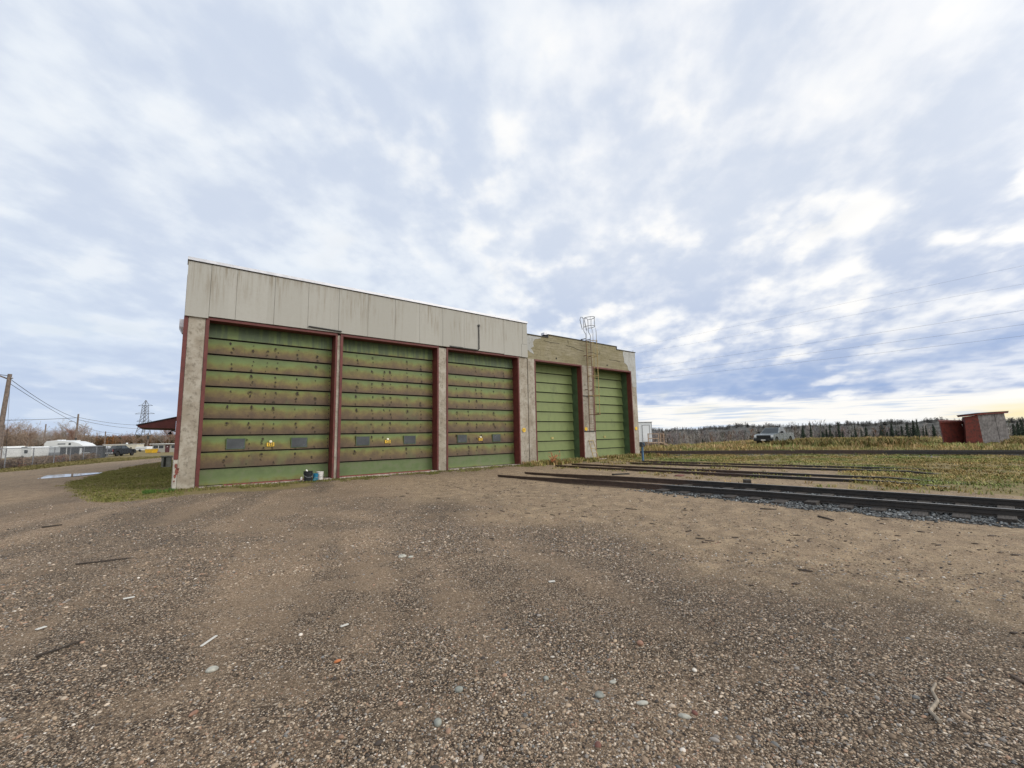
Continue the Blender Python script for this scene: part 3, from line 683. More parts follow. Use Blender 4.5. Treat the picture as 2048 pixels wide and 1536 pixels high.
# corner trim, peeling paint low on the corner
part(MB().box((-.005, F0-.012, 1.02), (.114, F0+.3, 5.995)), 'corner_trim', 'red_paint')
part(MB().box((.0, F0+.004, -.3), (.113, F0+.5, 1.018)), 'corner_base', 'concrete_base', bevel=.012)
rq = random.Random(3)
for cx_, cz_, w_, h_ in ((.075, .80, .045, .10), (.105, .62, .05, .14), (.06, .47, .04, .07), (.14, .70, .03, .05), (.05, .30, .025, .04)):
    pz = [(cx_+w_*math.cos(a)*rq.uniform(.55, 1.2), cz_+h_*math.sin(a)*rq.uniform(.55, 1.2)) for a in np.linspace(0, 5.98, 17)]
    part(MB().prism(pz, F0-.005, F0+.005), 'peeling_paint', 'peel_red')
# side walls, rear wall, roof
part(MB().box((.0, F0+.302, .9), (.12, BACK, 7.6)), 'side_wall', 'red_paint'); part(MB().box((-.02, F0+.51, -1), (.112, BACK, .899)), 'side_wall_base', 'concrete_base')
part(MB().box((25.6, F0+1.21, -.8), (25.88, BACK, 7.3)), 'side_wall', 'concrete'); part(MB().box((.121, BACK-.2, -1.2), (25.59, BACK, 7.3)), 'rear_wall', 'concrete')
part(MB().box((.13, F0+.51, 7.0), (25.58, BACK-.21, 7.25)), 'roof', 'roof_membrane')
# vent hood and canopy on the left wall
v = MB().box((-.17, 25.6, 7.12), (.0, 26.2, 7.5)).hexa([(-.04, 25.7, 6.85), (0, 25.7, 6.85), (0, 26.1, 6.85), (-.04, 26.1, 6.85)], [(-.17, 25.6, 7.12), (0, 25.6, 7.12), (0, 26.2, 7.12), (-.17, 26.2, 7.12)])
part(v, 'vent_hood', 'flashing')
can = part(MB().prism([(-.02, 2.30), (-.02, 2.86), (-1.50, 2.46), (-1.50, 2.38), (-1.38, 2.36)], 28, 33), 'canopy', 'red_paint')
sub(MB().hexa([(-1.56, 27.95, 2.46), (0.0, 27.95, 2.88), (0.0, 33.05, 2.88), (-1.56, 33.05, 2.46)], [(-1.56, 27.95, 2.50), (0.0, 27.95, 2.92), (0.0, 33.05, 2.92), (-1.56, 33.05, 2.50)]), 'canopy_roof', 'dark_trim', can)
part(MB().tube([(-.0, 29, 2.18), (-.18, 29, 2.2), (-.24, 29, 2.12)], .025, 6).lathe([(.05, 0), (.11, -.12)], (-.24, 29, 2.14), 10), 'wall_lamp', 'dark_trim')

# caged roof ladder between the two right doors
LX0, LX1, LY = 20.50, 20.93, F0-.22
lad = empty('roof_ladder'); lad.parent = shop; lad.matrix_parent_inverse = Matrix.Translation((0, -F0, 0)); lad['label'] = 'rusty caged ladder up the wall between the two clean green doors'
for x in (20.45, 20.93):
    for z in (6.6, 4.4): MB().box((x, F0-.2, z), (x+.05, F0, z+.04)).build('wall_bracket', 'ladder_rust', lad)
for x in (LX0, LX1):
    sub(MB().tube([(x, LY, 1.75), (x, LY, 7.55)], .020, 6, 0).tube([(x, LY, 7.55), (x, LY, 8.0), (x-.03, LY+.13, 8.25), (x-.03, LY+.13, 9.02), (x-.08, LY+.17, 9.16), (x-.20, LY+.2, 9.16), (x-.26, LY+.22, 8.98), (x-.09, LY+.2, 8.35)], .024, 6, 1), 'ladder_rail', ['ladder_rust', 'galv'], lad)
    sub(MB().tube([(x, LY, 7.72), (x-.02, LY+.4, 7.74), (x-.02, LY+.42, 7.62)], .03, 5).box((x-.08, LY+.36, 7.62), (x+.05, LY+.5, 7.72)), 'ladder_bracket', 'dark_trim', lad)
for k in range(19): MB().tube([(LX0, LY, 1.95+k*.3), (LX1, LY, 1.95+k*.3)], .014, 5).build('rung', 'ladder_rust', lad)
def hoop(z, m, nm='cage_hoop', y0=0., rx=.33, ry=.68):
    c = (LX0+LX1)/2; pts = [(c-rx*math.cos(a)*(1 if 0 < a < math.pi else .66), LY+y0-ry*math.sin(a), z) for a in np.linspace(0, math.pi, 13)]
    sub(MB().tube(pts, .020, 5), nm, m, lad)
for z, m, y0 in ((9.08, 'galv', .12), (8.50, 'galv', .12), (7.5, 'ladder_yellow', 0), (6.55, 'ladder_yellow', 0), (5.25, 'ladder_yellow', 0), (4.0, 'ladder_yellow', 0), (2.82, 'ladder_rust', 0)): hoop(z, m, y0=y0)
for a in np.linspace(.25, math.pi-.25, 5):
    c = (LX0+LX1)/2; x = c-.33*math.cos(a); y = LY-.68*math.sin(a)
    sub(MB().tube([(x, y, 2.82), (x, y, 7.55)], .012, 5, 0).tube([(x, y, 7.55), (x, y+.02, 8.2), (x, y+.12, 8.50), (x, y+.12, 9.08)], .012, 5, 1), 'cage_bar', ['ladder_yellow', 'galv'], lad)
# short yellow ladder leaning on the column base
sl = tag(empty('step_ladder', (20.72, 18.03, gz1(20.72, 18.03))), 'short rusty yellow ladder leaning on the column base under the caged ladder', 'ladder')
def lp(x, t): return (x*1.2, .42*t, 1.25*t)
for x in (-.19, .19): MB().tube([lp(x, 0), lp(x*.85, 1)], .024, 5).build('ladder_rail', 'ladder_yellow', sl)
for t in (.14, .36, .58, .80, .97): MB().tube([lp(-.185, t), lp(.185, t)], .018, 5).build('rung', 'ladder_yellow', sl)

# ------------------------------------------------------------------ buckets by the first door
def bucket(name, label, loc, r, h, m, handle=None):
    e = tag(empty(name, loc), label, 'bucket', 'buckets by the first door')
    MB().lathe([(r*.82, 0), (r*.93, h*.72), (r*1.05, h*.74), (r*1.05, h*.80), (r*.96, h*.82), (r, h*.97), (r*1.06, h*.97), (r*1.06, h), (r*.94, h), (r*.90, h*.4), (r*.78, .02)], n=24).build('bucket_body', m, e, smooth=True)
    if handle: MB().tube([(r*1.05*math.cos(a), -.02-r*1.08*abs(math.sin(a)), h*.72-abs(math.sin(a))*h*.32) for a in np.linspace(0, math.pi, 11)], .006, 5).build('bail_handle', handle, e)
    return e
b1 = bucket('bucket', 'large black bucket with white rag on the rim, leftmost of the three buckets', (4.10, 18.02, .03), .165, .37, 'bucket_black', 'galv')
bucket('bucket', 'small blue bucket between the black and white ones', (4.39, 18.12, .03), .105, .26, 'bucket_blue', 'galv')
bucket('bucket', 'white bucket with rim, rightmost of three by the red frame', (4.59, 18.26, .03), .13, .31, 'bucket_white', 'galv')
def blob(n, sc, seed, name, m, parent=None, loc=(0, 0, 0), rot=(0, 0, 0), rough=.18):
    bm = bmesh.new(); bmesh.ops.create_icosphere(bm, subdivisions=n, radius=1); rr_ = random.Random(seed)
    off = [Vector((rr_.uniform(-1, 1), rr_.uniform(-1, 1), rr_.uniform(-1, 1))).normalized() for _ in range(7)]
    am = [rr_.uniform(-rough, rough) for _ in off]
    for v in bm.verts:
        k = 1+sum(a*max(0, v.co.dot(o))**2 for a, o in zip(am, off)); v.co = Vector((v.co.x*sc[0]*k, v.co.y*sc[1]*k, v.co.z*sc[2]*k))
    me = bpy.data.meshes.new(name); bm.to_mesh(me); bm.free(); me.polygons.foreach_set('use_smooth', [True]*len(me.polygons)); me.materials.append(MATS[m])
    o = bpy.data.objects.new(name, me); col.objects.link(o); o.location = loc; o.rotation_euler = rot
    if parent is not None: o.parent = parent
    return o
tag(blob(2, (.045, .04, .04), 3, 'rag', 'paper', loc=(4.03, 17.92, .43), rough=.5), 'crumpled white rag on the rim of the black bucket', 'rag')
tag(blob(2, (.04, .04, .08), 5, 'paper_scrap', 'paper', loc=(3.89, 18.1, .13), rough=.5), 'white paper scrap stuck behind the black bucket', 'paper')
tag(blob(2, (.08, .06, .06), 9, 'plastic_bag', 'bag_teal', loc=(4.33, 17.92, .07), rough=.6), 'dark teal plastic bag lying in front of the small blue bucket', 'bag')

# ------------------------------------------------------------------ railway tracks
def rail_obj(pts, h, parent, name='rail'):
    m = MB(); prof = [(-.065, 0), (.065, 0), (.062, .02), (.012, .04), (.010, h-.045), (.036, h-.038), (.036, h), (-.036, h), (-.036, h-.038), (-.010, h-.045), (-.012, .04), (-.062, .02)]
    pts = [Vector(p) for p in pts]; n = len(prof); vs = []; fs = []
    for i, p in enumerate(pts):
        t = (pts[min(i+1, len(pts)-1)]-pts[max(i-1, 0)]); t.z = 0; t.normalize(); s_ = Vector((-t.y, t.x, 0))
        vs += [p+s_*a+Vector((0, 0, b)) for a, b in prof]
    for i in range(len(pts)-1):
        for k in range(n): k2 = (k+1) % n; fs.append((i*n+k, i*n+k2, (i+1)*n+k2, (i+1)*n+k))
    fs += [tuple(range(n)), tuple((len(pts)-1)*n+k for k in range(n))]
    return m.add(vs, fs).build(name, 'rail_steel', parent)
tiebox = MB().box((-1.25, -.115, -.14), (1.25, .115, .0)).build('tie', 'old_wood', bevel=.012); tie_me = tiebox.data
tiebox_mod = tiebox
def track(label, path, gauge, zr, h, ys, tie_ys=None, ext=(0, 0), tie_z=.035):
    """path: list of (x, y) on the near rail; ys: sample spacing"""
    e = tag(empty('railway_track', (path[0][0], path[0][1], 0)), label, 'track')
    P = [Vector((a, b, 0)) for a, b in path]
    t = (P[-1]-P[0]).normalized(); nrm = Vector((-t.y, t.x, 0))
    if nrm.x < 0: nrm = -nrm
    def build(off, zoff=0.):
        out = []
        for i in range(len(P)-1):
            n = max(2, int((P[i+1]-P[i]).length/1.2))
            for k in range(n): out.append(P[i].lerp(P[i+1], k/n))
        out.append(P[-1]); r_ = []
        for q in out:
            s_ = q+nrm*off; r_.append((s_.x-e.location.x, s_.y-e.location.y, zr(s_.x, s_.y)))
        return rail_obj(r_, h, e)
    build(0); build(gauge)
    if tie_ys is not None:
        rz = math.atan2(nrm.y, nrm.x)
        xs = [p.x for p in P][::-1]; yy = [p.y for p in P][::-1]
        for k, y in enumerate(tie_ys):
            x = float(np.interp(y, yy, xs)); c = Vector((x, y, 0))+nrm*(gauge/2)+nrm*random.uniform(-.10, .10)
            o = tiebox_mod.copy(); col.objects.link(o); o.parent = e
            o.location = (c.x-e.location.x, c.y-e.location.y, gz1(c.x, c.y)+tie_z+random.uniform(-.012, .012)); o.rotation_euler = (random.uniform(-.02, .02), random.uniform(-.01, .01), rz+random.uniform(-.03, .03))
    return e
zr1 = lambda x, y: float(gz(x, y))*.0 + .022-.085*float(sm(8.5, 13.6, y))
track('nearest railway track with black rails on grey ballast and timber ties, rusty towards the doors', [(10.12, 13.9), (10.55, 8.4), (11.08, 4.6), (11.52, .3), (12.2, -7), (12.9, -16)], 1.50, zr1, .15, 1, [6.9-.56*k for k in range(26)], tie_z=.055)
track('rusty half buried track ending in grass, in front of the left clean green door', [(15.25, 16.0), (15.75, 10.0), (16.15, 5.0), (16.5, 1.6)], 1.30, lambda x, y: -.062-.11*float(1-sm(1.6, 2.5, y)), .15, 1)
track('rusty half buried track ending in grass, in front of the right clean green door', [(18.9, 14.2), (19.7, 8.5), (20.35, 4.6), (20.8, 2.5)], 1.45, lambda x, y: -.055-.11*float(1-sm(2.5, 3.4, y)), .15, 1)
track('far track running along the edge of the grass field before the sheds', [(20.8, 34), (26.2, 21.2), (28.6, 16.5), (32.1, 10.7), (34.4, 5), (36.2, 0), (39, -9)], 1.5, lambda x, y: .07, .18, 1, [21-.65*k for k in range(40)], tie_z=.02)
bpy.data.objects.remove(tiebox_mod)
# old loose tie blocks and a brick between the tracks
def small_box(name, label, cat, loc, size, rz, m, tilt=0.):
    o = MB().box((-size[0]/2, -size[1]/2, 0), (size[0]/2, size[1]/2, size[2])).build(name, m, bevel=.01); o.location = loc; o.rotation_euler = (tilt, 0, rz); return tag(o, label, cat)
small_box('timber_block', 'dark broken timber block lying between the nearest two tracks', 'block', (14.05, 6.2, gz1(14.05, 6.2)-.02), (.36, .2, .14), .5, 'old_wood')
small_box('timber_block', 'flat dark timber offcut on the ground before the left clean green door', 'block', (13.9, 10.9, gz1(13.9, 10.9)-.02), (.7, .16, .07), -.4, 'old_wood')
tag(blob(2, (.28, .2, .05), 12, 'brick_rubble', 'stone_red', loc=(15.0, 9.1, gz1(15, 9.1)+.02), rough=.5), 'patch of red brick rubble beside the half buried track', 'rubble')

# blue post in front of the building's right end
bp = tag(empty('blue_post', (20.66, 14.62, gz1(20.66, 14.62))), 'blue metal post with dark head standing before the right end of the shop', 'post')
MB().box((-.045, -.045, -.1), (.045, .045, 1.02)).build('post_shaft', 'post_blue', bp, bevel=.008)
MB().box((-.12, -.10, .84), (.12, .10, 1.10)).build('post_head', 'rv_dark', bp, bevel=.015)
MB().tube([(-.1, -.11, 1.05), (.0, -.12, 1.0), (.09, -.12, .92)], .02, 5).build('head_lever', 'post_blue', bp)

# ------------------------------------------------------------------ vehicles
def arch(cx, r, n=9): return [(cx+r*math.cos(a), .45+r*math.sin(a)) for a in np.linspace(0, math.pi, n)]
def make_pickup(label, paint, loc, rz, sc=1., lamps=True):
    e = tag(empty('pickup_truck', loc, rz), label, 'pickup truck'); e.scale = (sc, sc, sc)
    prof = [(-2.88, .62), (-2.92, 1.02), (-2.90, 1.30), (-.92, 1.31), (-.90, 1.26), (1.15, 1.26), (1.55, 1.24), (2.45, 1.17), (2.72, 1.08), (2.80, .9), (2.80, .5), (2.40, .45)]+arch(1.92, .50)+[(1.40, .45), (-1.30, .45)]+arch(-1.82, .50)+[(-2.34, .45), (-2.6, .5)]
    MB().prism(prof, -.96, .96).build('body', paint, e, bevel=.05)
    MB().box((-2.80, -.84, 1.302), (-1.02, .84, 1.318)).build('bed_opening', 'car_trim', e)
    # cab: sloping screen, roof narrower than the belt line
    lo = [(1.22, -.93, 1.25), (1.22, .93, 1.25), (-.94, .93, 1.25), (-.94, -.93, 1.25)]; hi = [(.42, -.74, 1.88), (.42, .74, 1.88), (-.72, .74, 1.88), (-.72, -.74, 1.88)]
    MB().hexa(lo, hi).build('cab', paint, e, bevel=.05)
    def lerp(a, b, t): return tuple(a[i]+(b[i]-a[i])*t for i in range(3))
    def glass(name, a, b, c, d, n):  # quad inset, thickened along n
        n = Vector(n)*.012; q = [Vector(p) for p in (a, b, c, d)]; lo_ = [p-n*.8 for p in q]; hi_ = [p+n for p in q]
        MB().hexa(lo_, hi_).build(name, 'car_glass', e)
    glass('windscreen', (1.14, -.82, 1.31), (1.14, .82, 1.31), (.50, .68, 1.815), (.50, -.68, 1.815), (.62, 0, .78))
    glass('rear_window', (-.925, -.78, 1.33), (-.925, .78, 1.33), (-.745, .66, 1.82), (-.745, -.66, 1.82), (-.95, 0, .3))
    for s_ in (-1, 1):
        def sp(x, z): return (x, s_*(.93-(z-1.25)*.19/.63), z)
        glass('side_window', sp(.98, 1.31), sp(.20, 1.31), sp(.20, 1.80), sp(.45, 1.80), (0, s_*.96, .28))
        glass('side_window', sp(.10, 1.31), sp(-.80, 1.31), sp(-.68, 1.80), sp(.10, 1.80), (0, s_*.96, .28))
        MB().box((.92, s_*1.18-.13, 1.28), (1.06, s_*1.18+.13, 1.48)).box((.96, min(s_*.92, s_*1.1), 1.30), (1.02, max(s_*.92, s_*1.1), 1.34)).build('wing_mirror', 'car_trim', e, bevel=.02)
        MB().box((2.60, s_*.83-.12, .84), (2.80, s_*.83+.12, 1.07)).build('headlight', 'lamp_glass', e, bevel=.02).location = (.012, 0, 0)
        MB().box((-2.93, s_*.88-.06, .85), (-2.86, s_*.88+.06, 1.22)).build('tail_light', 'tail_red', e, bevel=.01).location = (-.012, 0, 0)
        MB().tube([(1.38, s_*.965, 1.18), (.15, s_*.965, 1.18)], .006, 4).tube([(.14, s_*.966, 1.22), (.14, s_*.966, .55)], .006, 4).tube([(-.88, s_*.966, 1.24), (-.88, s_*.966, .55)], .006, 4).box((.20, s_*.965-.012, 1.08), (.36, s_*.965+.012, 1.12)).build('door_seams', 'car_trim', e)
        for cx_ in (1.92, -1.82):
            w = MB().lathe([(.27, -.125), (.37, -.13), (.405, -.09), (.405, .09), (.37, .13), (.27, .125)], n=26, axis='y').build('wheel', 'tyre', e, smooth=True); w.location = (cx_, s_*.84, .405)
            MB().lathe([(.27, -.08), (.26, -.10), (.10, -.115), (.04, -.12)], n=20, axis='y').build('rim', 'rim', w).rotation_euler = (0, 0, 0 if s_ < 0 else math.pi)
            MB().prism(arch(cx_, .50, 12)+[(cx_-.50, .42), (cx_+.50, .42)], -.70*s_, -.955*s_ if False else s_*.72).build('wheel_well', 'car_trim', e)
    MB().box((2.74, -.70, .68), (2.835, .70, 1.08)).build('grille', 'car_trim', e, bevel=.02)
    g_ = MB()
    for k in range(4): g_.box((2.83, -.66, .76+k*.075), (2.845, .66, .775+k*.075))
    g_.build('grille_bars', 'car_dark', e)
    MB().box((2.70, -.98, .45), (2.93, .98, .72)).build('front_bumper', 'car_trim', e, bevel=.05)
    MB().box((2.93, -.22, .50), (2.945, .22, .64)).build('licence_plate', 'white_plastic', e)
    MB().box((-3.06, -.95, .50), (-2.88, .95, .70)).build('rear_bumper', 'chrome', e, bevel=.04)
    MB().box((-3.07, -.16, .56), (-3.055, .16, .68)).build('licence_plate', 'white_plastic', e)
    MB().box((-1.3, -.7, .3), (1.3, .7, .46)).build('chassis', 'car_trim', e)
    return e
make_pickup('silver grey pickup truck parked in the field grass before the bare woods', 'car_silver', (54.6, 20.65, -.02), R(180), 1.04)
make_pickup('dark blue black pickup truck parked behind the chain link fence', 'car_dark', (-7.75, 104.0, gz1(-7.75, 104.0)-.02), R(62), 1.0)

# ------------------------------------------------------------------ leaning sheds on the right
ax = Vector((.617, .787, 0))
def slab(name, quad, depth, m, parent, lid=None):
    q = [Vector(p) for p in quad]; b = [p+depth for p in q]; o = MB().add(q+b, [(0, 1, 2, 3), (7, 6, 5, 4), (0, 4, 5, 1), (1, 5, 6, 2), (2, 6, 7, 3), (3, 7, 4, 0)]).build(name, m, parent); return o
def off(p, o): return tuple(Vector(p)-Vector(o))
sA = tag(empty('red_shed', (54.0, 6.0, 0)), 'low dark red wooden shed with sloping lid, leaning left against the taller one', 'shed')
A = [(53.93, 6.62, -.05), (55.62, 5.25, -.05), (54.98, 5.5, 1.86), (53.46, 6.68, 2.02)]
O = (54, 6, 0)
slab('shed_walls', [off(p, O) for p in A], Vector((1.5, .25, .0)), 'shed_red', sA)
L = [(53.38, 6.66, 1.99), (54.98, 5.40, 1.84), (54.90, 5.40, 2.10), (53.34, 6.70, 2.16)]
slab('shed_lid', [off(p, O) for p in L], Vector((1.7, .3, .12)), 'shed_red', sA)
MB().tube([off((54.96, 5.32, 1.85), O), off((55.52, 5.22, .25), O)], .02, 4).build('edge_board', 'lumber', sA)
sB = tag(empty('leaning_shed', (55.2, 4.3, 0)), 'tall leaning outhouse shed with red front, weathered grey side and overhanging flat roof', 'shed'); O = (55.2, 4.3, 0)
fl_, fr_, bl_, br_ = (54.02, 5.28, -.05), (55.18, 4.36, -.05), None, None
tl_, tr_ = (53.72, 5.12, 2.46), (54.60, 4.42, 2.58)
gr_b, gr_t = (58.02, 2.96, -.05), (57.28, 3.04, 2.72)
e1, e2 = Vector(gr_b)-Vector(fr_), Vector(gr_t)-Vector(tr_)
bl_ = tuple(Vector(fl_)+Vector((1.8, .35, 0))); tbl = tuple(Vector(tl_)+Vector((1.8, .35, 0)))
back_b, back_t = tuple(Vector(gr_b)+Vector((1.0, .9, 0))), tuple(Vector(gr_t)+Vector((1.0, .9, 0)))
vs = [off(p, O) for p in (fl_, fr_, gr_b, back_b, bl_, tl_, tr_, gr_t, back_t, tbl)]
MB().add(vs, [(0, 1, 6, 5)], 0).add(vs, [(1, 2, 7, 6)], 1).add(vs, [(2, 3, 8, 7), (3, 4, 9, 8), (4, 0, 5, 9), (4, 3, 2, 1, 0), (5, 6, 7, 8, 9)], 0).build('shed_walls', ['shed_red', 'grey_wood'], sB)
def grow(p, c, k, dz): v = Vector(p); d_ = v-Vector(c); d_.z = 0; return v+d_.normalized()*k+Vector((0, 0, dz))
cc_ = Vector(tl_)*.25+Vector(gr_t)*.25+Vector(back_t)*.25+Vector(tbl)*.25
rp = [tl_, tr_, gr_t, back_t, tbl]; lo_ = [off(grow(p, cc_, .30, .01), O) for p in rp]; hi_ = [off(grow(p, cc_, .32, .14), O) for p in rp]
MB().add(lo_+hi_, [(4, 3, 2, 1, 0), (5, 6, 7, 8, 9)]+[(i, (i+1) % 5, (i+1) % 5+5, i+5) for i in range(5)]).build('shed_roof', 'shed_red', sB)
lo2 = [off(grow(p, cc_, .36, .141), O) for p in rp]; hi2 = [off(grow(p, cc_, .36, .19), O) for p in rp]
MB().add(lo2+hi2, [(4, 3, 2, 1, 0), (5, 6, 7, 8, 9)]+[(i, (i+1) % 5, (i+1) % 5+5, i+5) for i in range(5)]).build('roof_boards', 'old_wood', sB)
n_ = Vector((e1.y, -e1.x, 0)).normalized()*.012
bd = MB()
for t in (.62,): bd.tube([off(Vector(fr_)+e1*t+n_, O), off(Vector(tr_)+e2*t+n_, O)], .012, 4)
bd.build('board_gaps', 'dark_trim', sB)

# ------------------------------------------------------------------ white office trailer and its steps, behind the shop
of = tag(empty('office_trailer', (41.6, 28.9, 0), R(-38)), 'white site office trailer with a door, half hidden behind the right end of the shop', 'trailer')
def rel(o): return o
MB().box((-6.5, 0, .60), (.72, 2.6, 2.78)).build('trailer_body', 'office_white', of, bevel=.02)
sd_ = MB()
for k in range(9): sd_.box((-6.5, -.006, .84+k*.22), (.715, .0, .85+k*.22))
sd_.build('siding_lines', 'rv_grey', of)
MB().box((-6.6, -.06, 2.782), (.80, 2.66, 2.86)).build('trailer_roof', 'galv', of)
MB().box((-.32, -.03, .66), (.42, .0, 2.46)).build('door', 'office_white', of)
MB().box((-.38, -.045, .62), (-.32, .0, 2.52)).box((.42, -.045, .62), (.48, .0, 2.52)).box((-.38, -.045, 2.46), (.48, .0, 2.52)).build('door_frame', 'galv', of)
MB().box((.68, -.02, .60), (.74, .05, 2.78)).build('corner_post', 'galv', of)
st = tag(empty('wooden_steps', (41.75, 28.55, 0), R(-38)), 'weathered wooden porch and steps with railings in front of the white office trailer', 'steps')
MB().box((-.55, -1.25, .50), (1.25, -.06, .58)).build('deck', 'lumber', st)
for x, y in ((-.50, -1.2), (.62, -1.2), (1.20, -1.2), (1.20, -.15), (-.5, -.15)): MB().box((x-.045, y-.045, -.1), (x+.045, y+.045, 1.55 if (x, y) != (-.5, -.15) else .5)).build('railing_post', 'lumber', st)
for z in (1.0, 1.5):
    MB().box((-.50, -1.262, z-.04), (.62, -1.245, z+.04)).build('railing', 'lumber', st); MB().box((1.246, -1.2, z-.04), (1.262, -.15, z+.04)).build('railing', 'lumber', st)
for k in range(3): MB().box((1.25+k*.28, -1.1, .34-k*.16), (1.55+k*.28, -.25, .40-k*.16)).build('step_tread', 'lumber', st)
for y in (-1.13, -.2): MB().hexa([(1.25, y-.02, .30), (2.15, y-.02, -.1), (2.15, y+.02, -.1), (1.25, y+.02, .30)], [(1.25, y-.02, .50), (2.15, y-.02, .08), (2.15, y+.02, .08), (1.25, y+.02, .50)]).build('stringer', 'lumber', st)

# ------------------------------------------------------------------ left background: fence, trailers, shacks
fe = tag(empty('chain_link_fence', (-12.2, 56, 0)), 'grey chain link fence with pipe posts along the dirt road', 'fence')
fp = [(-13.6, 44), (-12.9, 51.6), (-12.1, 59.6), (-11.5, 66), (-10.9, 72), (-10.4, 78), (-9.9, 84), (-9.3, 90.5), (-8.7, 97), (-8.1, 103.5), (-7.4, 110)]
ex, ey = -12.2, 56
for x, y in fp: MB().tube([(x-ex, y-ey, gz1(x, y)-.1), (x-ex, y-ey, gz1(x, y)+1.86)], .045, 6).build('fence_post', 'galv', fe)
MB().tube([(x-ex, y-ey, gz1(x, y)+1.82) for x, y in fp], .03, 5).build('top_rail', 'galv', fe)
ms = MB(); yy = np.arange(44, 108, .16)
for k, y in enumerate(yy):
    for s_ in (-1, 1):
        ya, yb = (y, y+1.75) if s_ > 0 else (y+1.75, y); xa = np.interp(ya, [p[1] for p in fp], [p[0] for p in fp]); xb = np.interp(yb, [p[1] for p in fp], [p[0] for p in fp]); za = gz1(xa, ya)
        pa, pb = Vector((xa-ex, ya-ey, za+.04)), Vector((xb-ex, yb-ey, za+1.80)); w = Vector((0, 0, .0)); 
        ms.tube([pa, pb], .0035, 3, cap=False)
ms.build('wire_mesh', 'galv', fe)
CR = Vector((.787, -.617, 0))                                             # across the view
def rv_box(o, x0, x1, z0, z1, m='rv_white', d=2.4, nm='trailer_body', rnd=.18):
    return MB().prism([(x0+rnd, z0), (x1-rnd, z0), (x1, z0+rnd), (x1, z1-rnd), (x1-rnd, z1), (x0+rnd, z1), (x0, z1-rnd), (x0, z0+rnd)], 0, d).build(nm, m, o, bevel=.03)
def wn(o, x0, x1, z0, z1, m='car_glass', nm='window', y=-.02): return MB().box((x0, y, z0), (x1, .02, z1)).build(nm, m, o)
def wheels(o, xs):
    for x in xs:
        w = MB().lathe([(.18, -.1), (.34, -.1), (.36, -.06), (.36, .06), (.34, .1)], n=18, axis='y').build('wheel', 'tyre', o); w.location = (x, .1, .36)
def bg(name, label, cat, x, y, group=None): return tag(empty(name, (x, y, gz1(x, y)), R(-38)), label, cat, group)
A_ = bg('travel_trailer', 'cream travel trailer with curved stripe, cut by the left picture edge', 'trailer', -22.2, 96.9)
rv_box(A_, -.6, 3.8, .4, 2.1, 'rv_white'); wn(A_, 1.6, 2.5, 1.0, 1.6); MB().tube([(1.2, -.01, 1.75), (2.8, -.01, 1.85), (3.4, -.01, 1.4), (3.6, -.01, .9)], .05, 5).build('stripe', 'rv_grey', A_); wheels(A_, [.6, 1.4])
B_ = bg('travel_trailer', 'long white travel trailer with two dark windows behind the fence', 'trailer', -19.7, 97.4)
rv_box(B_, 0, 3.7, .4, 1.98, 'rv_white'); wn(B_, .9, 1.4, 1.0, 1.5); wn(B_, 2.6, 3.1, 1.0, 1.5); MB().box((.8, -.04, 1.84), (3.0, .3, 1.92)).build('awning', 'rv_dark', B_); MB().box((.5, .5, 1.98), (1.3, 1.2, 2.12)).build('roof_vent', 'rv_cream', B_); wheels(B_, [1.6, 2.3])
C_ = bg('travel_trailer', 'plain white low trailer in front of the tall fifth wheel camper', 'trailer', -17.9, 101.2)
rv_box(C_, 0, 5.1, .5, 1.9, 'rv_white'); MB().box((3.0, -.3, .45), (5.0, -.02, 1.0)).build('lean_to', 'rv_grey', C_); MB().box((0, -.03, 1.55), (5.0, -.005, 1.62)).build('stripe', 'rv_grey', C_); wheels(C_, [1.8, 2.6])
D_ = bg('fifth_wheel_camper', 'tall white fifth wheel camper with sloping roof and grey graphics', 'trailer', -18.9, 114.8)
MB().prism([(0, .9), (7.3, .6), (7.3, 1.9), (6.6, 2.35), (5.2, 2.75), (2.0, 3.0), (.5, 2.9), (.15, 2.5)], 0, 2.5).build('trailer_body', 'rv_white', D_, bevel=.04)
MB().prism([(.4, 1.55), (1.4, 2.0), (2.2, 1.75), (2.9, 1.95), (4.2, 1.62), (2.0, 1.45)], -.012, .01).build('graphics', 'rv_grey', D_); wn(D_, 2.6, 4.0, 2.25, 2.42); wn(D_, 4.6, 5.0, 2.1, 2.5); MB().box((1.6, .8, 2.95), (2.5, 1.5, 3.12)).build('roof_vent', 'rv_white', D_); MB().box((4.2, .8, 2.7), (5.2, 1.5, 2.98)).build('roof_vent', 'rv_white', D_); wheels(D_, [5.2, 6.0])
E_ = bg('storage_shed', 'dark grey flat roofed shed with white corner post and lattice panel', 'shed', -13.9, 95.5)
MB().box((0, 0, -.1), (4.7, 2.5, 1.80)).build('shed_walls', 'rv_dark', E_); MB().box((-.1, -.15, 1.802), (4.85, 2.6, 1.90)).build('shed_roof', 'rv_grey', E_); MB().box((1.0, -.06, .1), (1.10, -.005, 1.78)).build('corner_post', 'rv_white', E_); MB().box((3.1, -.08, .0), (3.42, -.005, 1.6)).build('door_panel', 'rv_white', E_)
lt = MB()
for k in range(6): lt.box((3.6+k*.2, -.05, .1), (3.64+k*.2, -.01, .9))
for z in (.1, .5, .88): lt.box((3.55, -.07, z), (4.68, -.05, z+.05))
lt.build('lattice_panel', 'rv_white', E_)
H_ = bg('garden_hut', 'small pale grey hut with two windows between the dark shed and the pickup', 'hut', -13.6, 126)
MB().box((0, 0, -.1), (2.4, 2, 1.4)).build('hut_walls', 'rv_grey', H_); MB().prism([(-.1, 1.4), (2.5, 1.4), (1.2, 1.75)], -.1, 2.1).build('hut_roof', 'rv_white', H_); wn(H_, .4, .9, .6, 1.1, 'rv_white'); wn(H_, 1.4, 1.9, .6, 1.1, 'rv_white')
